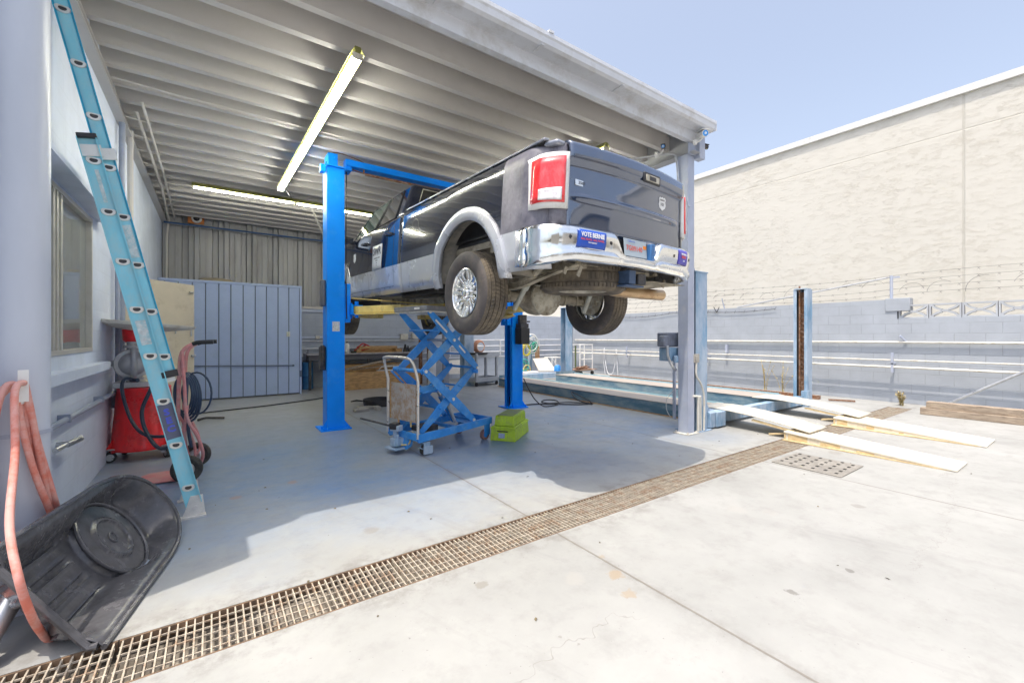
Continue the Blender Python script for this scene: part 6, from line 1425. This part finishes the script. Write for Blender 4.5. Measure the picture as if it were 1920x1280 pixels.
# green cases
m_grn = M('lime_plastic', (.42,.60,.03), .5, var=.2, scale=9, dirt=((.26,.32,.10), .5, 16, .5), bump=.05)
rot = math.atan2(.41, .533); cA = Vector((3.146, 4.422, 0)); ux = Vector((math.cos(rot), math.sin(rot), 0)); uy = Vector((-ux.y, ux.x, 0))
def case(o, lx, ly, z0, z1, lab, lbl, tp_=.012):
    t = thing('lime_case', lab, 'case', (o.x, o.y, z0), rot, 'stacked lime green cases'); mb = MB(); P = []
    vs = [(0,0,0),(lx,0,0),(lx,ly,0),(0,ly,0),(tp_,tp_,z1-z0),(lx-tp_,tp_,z1-z0),(lx-tp_,ly-tp_,z1-z0),(tp_,ly-tp_,z1-z0)]
    mb.add(vs, [(0,3,2,1),(4,5,6,7),(0,1,5,4),(1,2,6,5),(2,3,7,6),(3,0,4,7)]); b_ = part('body', mb, m_grn, t, local=True, bevel=.006, seg=2)
    if lbl:
        mb = MB(); mb.bb(-.003, .008, ly*.30, ly*.72, .12, .132); part('grip_slot', mb, m_blk, b_, local=True, smooth=0)
        mb = MB(); mb.bb(-.001, .008, ly*.42, ly*.66, .04, .10); part('label', mb, M('case_label', (.35,.42,.60), .5, var=.4, scale=60), b_, local=True, smooth=0)
        mb = MB(); mb.bb(.0, lx, -.004, ly+.004, .155, .165); part('rim', mb, m_grn, b_, local=True, bevel=.003)
    else:
        mb = MB()
        for k in range(9): mb.bb(.05+k*.055, .09+k*.055, .0, .006, .03, .10)
        part('ribs', mb, m_grn, b_, local=True, smooth=0)
        mb = MB(); mb.bb(.03, lx-.03, .03, ly-.03, z1-z0, z1-z0+.006); part('top_panel', mb, M('dusty_green', (.33,.42,.12), .8, var=.2, dirt=((.25,.27,.22), .7, 8, .8)), b_, local=True, bevel=.003)
case(cA, .66, .34, 0.001, .185, 'lime green plastic case with a grip slot and label, on the floor under the other', True)
case(cA + ux*.05 + uy*.03, .55, .27, .187, .315, 'smaller dusty lime green case, on top of the other', False)
mb = MB(); rr = random.Random(2)

# ================================================================ CABLE, FLOOR CLUTTER
mb = MB(); z = .012; m_cab = M('black_cable', (.02,.02,.022), .5)
mb.tube(smooth_path([(4.82, 6.5, .55), (4.88, 6.42, .35), (5.0, 6.38, .15), (5.15, 6.3, .02), (5.45, 6.3, z), (5.64, 6.43, z), (5.85, 6.75, z), (5.75, 6.95, z), (5.5, 6.8, z), (5.45, 6.5, z+.01), (5.75, 6.35, z+.02), (6.05, 6.25, z), (6.18, 6.05, z), (6.05, 5.98, .02), (5.95, 6.25, .09), (6.05, 6.5, .20), (6.16, 6.35, .12), (6.18, 6.08, .03), (5.9, 6.08, .012), (5.5, 6.42, .014), (5.2, 6.62, .012), (4.95, 6.68, .012)], 8), .011, 7)
single('power_cable', mb, m_cab, 'black cable looping on the floor beside the right lift column', 'cable', loc=(5.2, 6.5, 0))
dp = thing('drain_pan', 'round black plastic pan lying on the floor behind the lift table', 'pan', (2.62, 8.35, 0))
mb = MB(); mb.lathe([(.22,.0),(.25,.02),(.27,.12),(.285,.13),(.29,.12),(.275,.0),(.24,-.0)], (2.65, 8.35, .001), (0,0,1), 36, closed=True); mb.lathe([(0,.012),(.24,.012)], (2.65,8.35,0), (0,0,1), 36); part('bowl', mb, m_blk, dp, smooth=40)
mb = MB(); mb.prism([(2.40,8.3,.10),(2.30,8.22,.12),(2.22,8.30,.13),(2.10,8.24,.12),(2.24,8.38,.10),(2.38,8.46,.08)], (0,0,.02)); part('torn_rim', mb, m_blk, dp, smooth=0)
mb = MB(); mb.bb(2.2, 2.5, 7.95, 8.2, .002, .035); mb.bb(2.05, 2.3, 7.75, 7.9, .002, .05); mb.bb(2.42,2.50,7.7,7.9,.002,.07); single('cardboard_scraps', mb, M('grey_card', (.36,.34,.31), .9, var=.2), 'flattened grey cardboard pieces on the floor in front of the black pan', 'cardboard', bevel=.004)
mb = MB(); mb.tube(smooth_path([(-.55,9.1,.012),(.2,9.28,.012),(1.0,9.5,.012),(1.9,9.9,.012),(2.4,10.3,.012)]), .012, 6); single('floor_cable', mb, m_cab, 'long black cable lying across the floor in front of the enclosure', 'cable')
mb = MB(); mb.tube(smooth_path([(-.2,8.4,.02),(-.1,8.35,.05),(0.0,8.42,.03),(.15,8.40,.02)]), .02, 6); single('rag', mb, m_dark, 'small dark rag on the floor by the tan door', 'rag')
# blue drum
bd_ = thing('blue_drum', 'narrow dented blue metal drum at the back between the enclosure and the lift column', 'drum', (1.98, 11.95, 0)); mb = MB(); mb.lathe([(0,.0),(.13,.0),(.135,.01),(.13,.02),(.13,.33),(.135,.34),(.13,.35),(.13,.66),(.135,.68),(.125,.69),(0,.685)], (1.98,11.95,.001), (0,0,1), 28); part('barrel', mb, M('drum_blue', (.03,.16,.36), .35, var=.3, scale=8, coat=.4), bd_, smooth=40)
mb = MB(); mb.cyl((1.96,11.95,.69),(1.96,11.95,.93),.01,n=6); mb.cyl((1.99,11.97,.69),(1.99,11.97,1.0),.008,n=6); mb.lathe([(.05,.69),(.12,.695),(.12,.72),(.05,.72)], (1.98,11.95,0), (0,0,1), 20, closed=True); part('fittings', mb, m_dark, bd_)
# workbench
wb = thing('workbench', 'long grey wall bench at the back of the bay with a paint-marked edge', 'workbench', (3.6, 11.85, 0)); mb = MB(); mb.bb(1.9, 5.0, 11.55, 12.1, .865, .905); part('worktop', mb, M('bench_top', (.36,.35,.37), .6, var=.2, scale=4, dirt=((.22,.18,.15), .5, 7, .7)), wb, bevel=.004)
mb = MB(); mb.bb(1.95, 4.95, 11.60, 11.64, .74, .864); part('apron', mb, M('bench_apron', (.11,.11,.125), .6), wb, smooth=0)
for x in (1.95, 3.4, 4.9): mb = MB(); mb.bb(x, x+.06, 11.6, 11.66, 0, .739); part('leg', mb, m_dark, wb, smooth=0)
bt = thing('spray_bottle', 'white plastic bottle standing at the left end of the workbench', 'bottle', (2.86, 11.75, .905)); mb = MB(); mb.lathe([(0,0),(.055,0),(.06,.01),(.06,.19),(.05,.23),(.02,.26),(.0,.26)], (2.90,11.75,.907), (0,0,1), 20); part('body', mb, m_white, bt); mb = MB(); mb.cyl((2.90,11.75,1.167),(2.90,11.75,1.20),.02,n=10); part('cap', mb, m_dark, bt)
mb = MB(); mb.cyl((2.78,11.78,.906),(2.78,11.78,1.12),.035,n=12); mb.cyl((2.78,11.78,1.12),(2.78,11.78,1.16),.015,n=8); single('dark_bottle', mb, m_oldblue, 'slim dark blue bottle beside the white bottle on the workbench', 'bottle')
mb = MB(); mb.tube(smooth_path([(3.1,11.8,.93),(3.15,11.75,1.02),(3.25,11.7,1.12),(3.35,11.75,1.14),(3.5,11.7,1.04),(3.3,11.72,.98),(3.15,11.7,.94),(3.3,11.8,1.05),(3.4,11.78,1.12)]), .018, 6); single('jumper_cables', mb, M('cable_red', (.5,.03,.04), .5), 'tangled red cable heaped behind the wooden crate on the bench', 'cable')
mb = MB(); mb.box((3.08,11.72,.93),(.16,.12,.045),R(10)); single('shop_rag', mb, M('rag_dark', (.05,.055,.03), .9), 'crumpled dark rag left of the wooden crate on the bench', 'rag', bevel=.012)
mb = MB(); mb.bb(3.20,4.22,11.62,11.64,.907,.93); mb.bb(3.20,4.22,11.62,11.64,1.01,1.08); mb.bb(3.20,3.24,11.641,11.95,.907,1.08); mb.bb(4.18,4.22,11.641,11.95,.907,1.08); mb.bb(3.24,4.18,11.92,11.95,.907,1.08); mb.bb(3.12,3.20,11.63,11.9,.907,1.0); mb.bb(4.22,4.36,11.63,11.9,.907,1.0); mb.bb(3.24,4.18,11.645,11.9,.907,.915)
single('wooden_crate', mb, m_ply, 'open-sided wooden crate standing on the workbench', 'crate', bevel=.003)
mb = MB(); mb.cyl((4.50,11.75,.907),(4.50,11.75,1.12),.07,.02,n=10); mb.cyl((4.60,11.8,.907),(4.60,11.8,1.08),.05,.015,n=10); single('oil_funnels', mb, m_blk, 'two black funnels on the right of the workbench', 'funnel')
mb = MB(); mb.lathe([(0,.17),(.10,.165),(.17,.12),(.20,.04),(.20,0),(0,0)], (4.84,11.8,.907), (0,0,1), 20); single('grey_mound', mb, M('canvas_grey', (.20,.21,.23), .9), 'grey covered machine on the right end of the workbench', 'machine cover')
# plywood crates on the floor
for (x0, x1, y0, y1, h, a, lab) in ((2.55, 4.66, 11.05, 11.42, .44, -.0, 'long plywood box with stained sides on the floor under the workbench'), (2.45, 4.55, 11.50, 11.9, .60, 0, 'taller plywood box behind the long one under the workbench')):
    mb = MB(); mb.bb(x0, x1, y0, y0+.02, .002, h); mb.bb(x0, x1, y1-.02, y1, .002, h); mb.bb(x0, x0+.02, y0+.02, y1-.02, .002, h); mb.bb(x1-.02, x1, y0+.02, y1-.02, .002, h); mb.bb(x0+.02, x1-.02, y0+.02, y1-.02, .002, .03)
    single('plywood_box', mb, m_ply, lab, 'wooden box', group='plywood boxes under the workbench')
mb = MB(); mb.beam((2.6,11.1,.50),(3.9,11.35,.72),.14,.03); mb.beam((2.9,11.2,.50),(4.3,11.3,.60),.09,.02); single('scrap_boards', mb, m_tie, 'grey boards laid slanting over the plywood boxes', 'boards')
mb = MB(); mb.tube([(3.55,11.15,.47),(3.62,11.12,.55),(4.1,11.12,.55),(4.15,11.15,.47)], .012, 6); mb.bb(3.5,4.2,11.07,11.2,.445,.46); single('white_tray', mb, m_white, 'white wire tray resting on the front plywood box', 'tray')
mb = MB(); mb.bb(4.75,4.83,11.3,11.38,0,1.55); mb.bb(5.02,5.10,11.35,11.43,0,1.62); single('steel_uprights', mb, m_rust, 'pair of rusty steel uprights standing behind the lift table', 'steel posts')
ex = thing('gas_bottle', 'tall pale gas bottle behind the lift table', 'gas bottle', (4.98, 11.1, 0)); mb = MB(); mb.lathe([(0,0),(.11,0),(.115,.02),(.115,.85),(.09,.95),(.04,1.0),(0,1.0)], (4.98,11.0,.001), (0,0,1), 24); part('cylinder', mb, m_fascia, ex, smooth=40); mb = MB(); mb.cyl((4.98,11.0,1.0),(4.98,11.0,1.12),.045,n=12); part('valve', mb, m_rust, ex)
# service cart
sc_ = thing('service_cart', 'grey plastic service cart with two shelves behind the right lift column', 'cart', (6.1, 10.2, 0), R(12))
def cp_(n, mb, m, **k): return part(n, mb, m, sc_, local=True, **k)
m_cart = M('cart_grey', (.38,.40,.43), .5, var=.1)
for z, nm in ((.86, 'top_shelf'), (.20, 'bottom_shelf')):
    mb = MB(); mb.bb(-.42,.42,-.26,.26,z-.015,z); mb.bb(-.43,.43,-.27,-.25,z-.09,z+.03); mb.bb(-.43,.43,.25,.27,z-.09,z+.03); mb.bb(-.43,-.41,-.25,.25,z-.09,z+.03); mb.bb(.41,.43,-.25,.25,z-.09,z+.03); cp_(nm, mb, m_cart, bevel=.006)
for x in (-.38, .38):
    for y in (-.22, .22): mb = MB(); mb.bb(x-.035,x+.035,y-.03,y+.03,.12,.80); cp_('leg', mb, m_cart, bevel=.006); mb = MB(); mb.cyl((x,y-.015,.05),(x,y+.015,.05),.05,n=16); mb.bb(x-.02,x+.02,y-.025,y+.025,.05,.12); cp_('caster', mb, m_blk)
mb = MB(); mb.lathe([(0,-.02),(.28,-.02),(.30,.03),(0,.03)], (-.2,-.05,.87), (0,0,1), 24); single_o = cp_('round_pan', mb, m_dark)
mb = MB(); c = Vector((6.02, 10.15, 1.06))
for k in range(6): mb.tube([c + Vector(((.12+.012*k)*math.cos(a), .02*k-.05, (.13+.010*k)*math.sin(a))) for a in [2*math.pi*q/24 for q in range(24)]], .012, 6, closed=True)
mb.v = [Vector((p.x, p.y, max(p.z, .905))) for p in mb.v]
single('orange_hose_coil', mb, M('hose_peach', (.72,.36,.22), .6), 'coiled orange air hose standing on the grey service cart', 'hose', loc=(6.02,10.15,.9))
# hose rack with green and white hoses
hr_ = thing('hose_rack', 'welding hoses in white, green and yellow coiled on a rack at the back wall', 'hose rack', (8.9, 11.7, 0))
mb = MB(); mb.tube([(8.9,11.9,.0),(8.9,11.9,1.35),(9.15,11.9,1.35)], .03, 8); mb.lathe([(0,0),(.12,0),(.12,1.0),(.06,1.1),(0,1.1)], (8.75,11.9,.01), (0,0,1), 16); mb.lathe([(0,0),(.11,0),(.11,.9),(.05,1.0),(0,1.0)], (9.1,11.95,.01), (0,0,1), 16); part('cylinders', mb, m_oldblue, hr_)
for (mm, r, cx, cz, n, seed) in ((m_white, .24, 9.0, 1.08, 6, 1), (M('hose_green', (.03,.40,.25), .4), .13, 9.02, .95, 4, 2), (M('hose_yellow', (.60,.50,.05), .4), .18, 8.75, .9, 4, 3), (M('hose_teal', (.05,.48,.40), .4), .16, 8.62, .35, 4, 5), (m_yel, .15, 8.7, .16, 3, 6)):
    mb = MB(); rr = random.Random(seed)
    for k in range(n):
        ox, oz, rk = rr.uniform(-.08,.08), rr.uniform(-.12,.08), r*rr.uniform(.8,1.15)
        mb.tube([(cx+ox+rk*math.cos(a), 11.6+rr.uniform(-.005,.005)+.03*k, max(.03, cz+oz+rk*math.sin(a)*1.1)) for a in [2*math.pi*q/20 for q in range(20)]], .016, 6, closed=True)
    part('hose_loop', mb, mm, hr_)
mb = MB()
for k, mm in enumerate(range(4)): mb.tube([(9.15+.05*k,11.65,1.0),(9.17+.05*k,11.65,.3)], .016, 6)
part('hanging_hose', mb, M('hose_red2', (.5,.25,.06), .5), hr_)
for (x, y, a, lab) in ((6.05, 11.4, .12, 'cream board leaning behind the service cart'), (8.95, 10.75, .1, 'cream board leaning in front of the hose rack')):
    mb = MB(); mb.prism([(x-.36, y, .23), (x+.38, y, .20), (x+.24, y+.30, .62), (x-.42, y+.25, .62)], (0,.02,.0)); single('cream_board', mb, m_plyw, lab, 'board', group='cream boards at the back of the yard')
mb = MB(); mb.bb(8.1,10.4,10.75,11.2,.002,.20); single('loading_curb', mb, m_fascia, 'low pale concrete block behind the four-post lift', 'concrete block', bevel=.01)
# white cart, pallet trolley
wc = thing('white_trolley', 'white tubular trolley at the back right of the yard', 'trolley', (11.0, 10.9, 0)); mb = MB()
for x in (10.35, 10.95):
    for y in (10.7, 11.1): mb.tube([(x,y,.12),(x,y,1.05)], .022, 6)
mb.tube([(10.35,10.7,1.05),(10.95,10.7,1.05),(10.95,11.1,1.05),(10.35,11.1,1.05)], .02, 6, closed=True)
for z in (.55,.75): mb.tube([(10.35,10.7,z),(10.95,10.7,z)], .015, 6)
mb.bb(10.3,11.0,10.65,11.15,.14,.20); part('frame', mb, m_white, wc)
for x in (10.38,10.92): mb = MB(); mb.cyl((x,10.66,.07),(x,10.70,.07),.07,n=14); part('wheel', mb, m_rub, wc)
wc = thing('white_frame_stand', 'white welded frame stand left of the rear lift column', 'stand', (9.6, 11.0, 0)); mb = MB()
P = [(9.35,11.0),(9.85,11.0),(9.85,11.4),(9.35,11.4)]
for x, y in P: mb.tube([(x,y,.0),(x,y,.62)], .022, 6)
mb.tube([(x,y,.62) for x,y in P], .022, 6, closed=True); mb.tube([(9.35,11.0,.60),(9.85,11.0,.05)], .02, 6); part('frame', mb, m_white, wc)
mb = MB(); mb.lathe([(0,.20),(.07,.19),(.12,.12),(.13,0),(0,0)], (9.25,10.6,.21), (0,0,1), 18); single('blue_bucket', mb, m_blue2, 'light blue upturned bucket on the concrete block', 'bucket')
mb = MB(); mb.tube([(10.9,11.5,.0),(10.9,11.5,1.0)], .03, 6); single('green_stake', mb, M('stake_green', (.10,.13,.06), .8), 'dark green stake standing behind the white trolley', 'stake')
mb = MB(); rr = random.Random(9)
for k in range(7): mb.beam((9.9+rr.uniform(0,.7),10.5+rr.uniform(0,.3),.22+rr.uniform(0,.08)), (10.0+rr.uniform(0,.8),10.6+rr.uniform(0,.3),.24+rr.uniform(0,.1)), .05,.03)
mb.bb(9.8, 10.9, 10.4, 10.95, .202, .215)
single('scrap_pile', mb, m_rust, 'small pile of rusty scrap beside the white trolley', 'scrap')
mb = MB()
mb.tube(smooth_path([(11.3,10.46,.94),(11.28,10.42,.6),(11.27,10.3,.12),(11.27,10.17,.03),(11.28,10.05,.1),(11.3,9.95,.5),(11.3,9.93,.90)]), .015, 6); mb.tube(smooth_path([(11.32,10.5,.92),(11.3,10.5,.5),(11.28,10.40,.02)]), .012, 6); mb.tube(smooth_path([(11.3,9.90,.90),(11.28,9.86,.4),(11.28,9.82,.02)]), .014, 6)
single('white_hose', mb, m_fascia, 'pale hose hanging in a loop from the pipe on the side wall', 'hose', loc=(11.28,10.2,.4))
# leaves, crumbs on the yard
rr = random.Random(11); mb = MB()
for k in range(70):
    x, y = rr.uniform(-.2, 7), rr.uniform(.6, 6.5); s_ = rr.uniform(.006, .016); a = rr.uniform(0, 6.28)
    mb.add([(x+s_*math.cos(a), y+s_*math.sin(a), .003), (x+s_*.5*math.cos(a+1.6), y+s_*.5*math.sin(a+1.6), .009), (x-s_*math.cos(a), y-s_*math.sin(a), .003), (x+s_*.5*math.cos(a-1.6), y+s_*.5*math.sin(a-1.6), .003)], [(0,1,2,3)])
struct('scattered_debris', mb, M('crumbs', (.16,.13,.08), .9, var=.4, scale=3), kind='stuff')
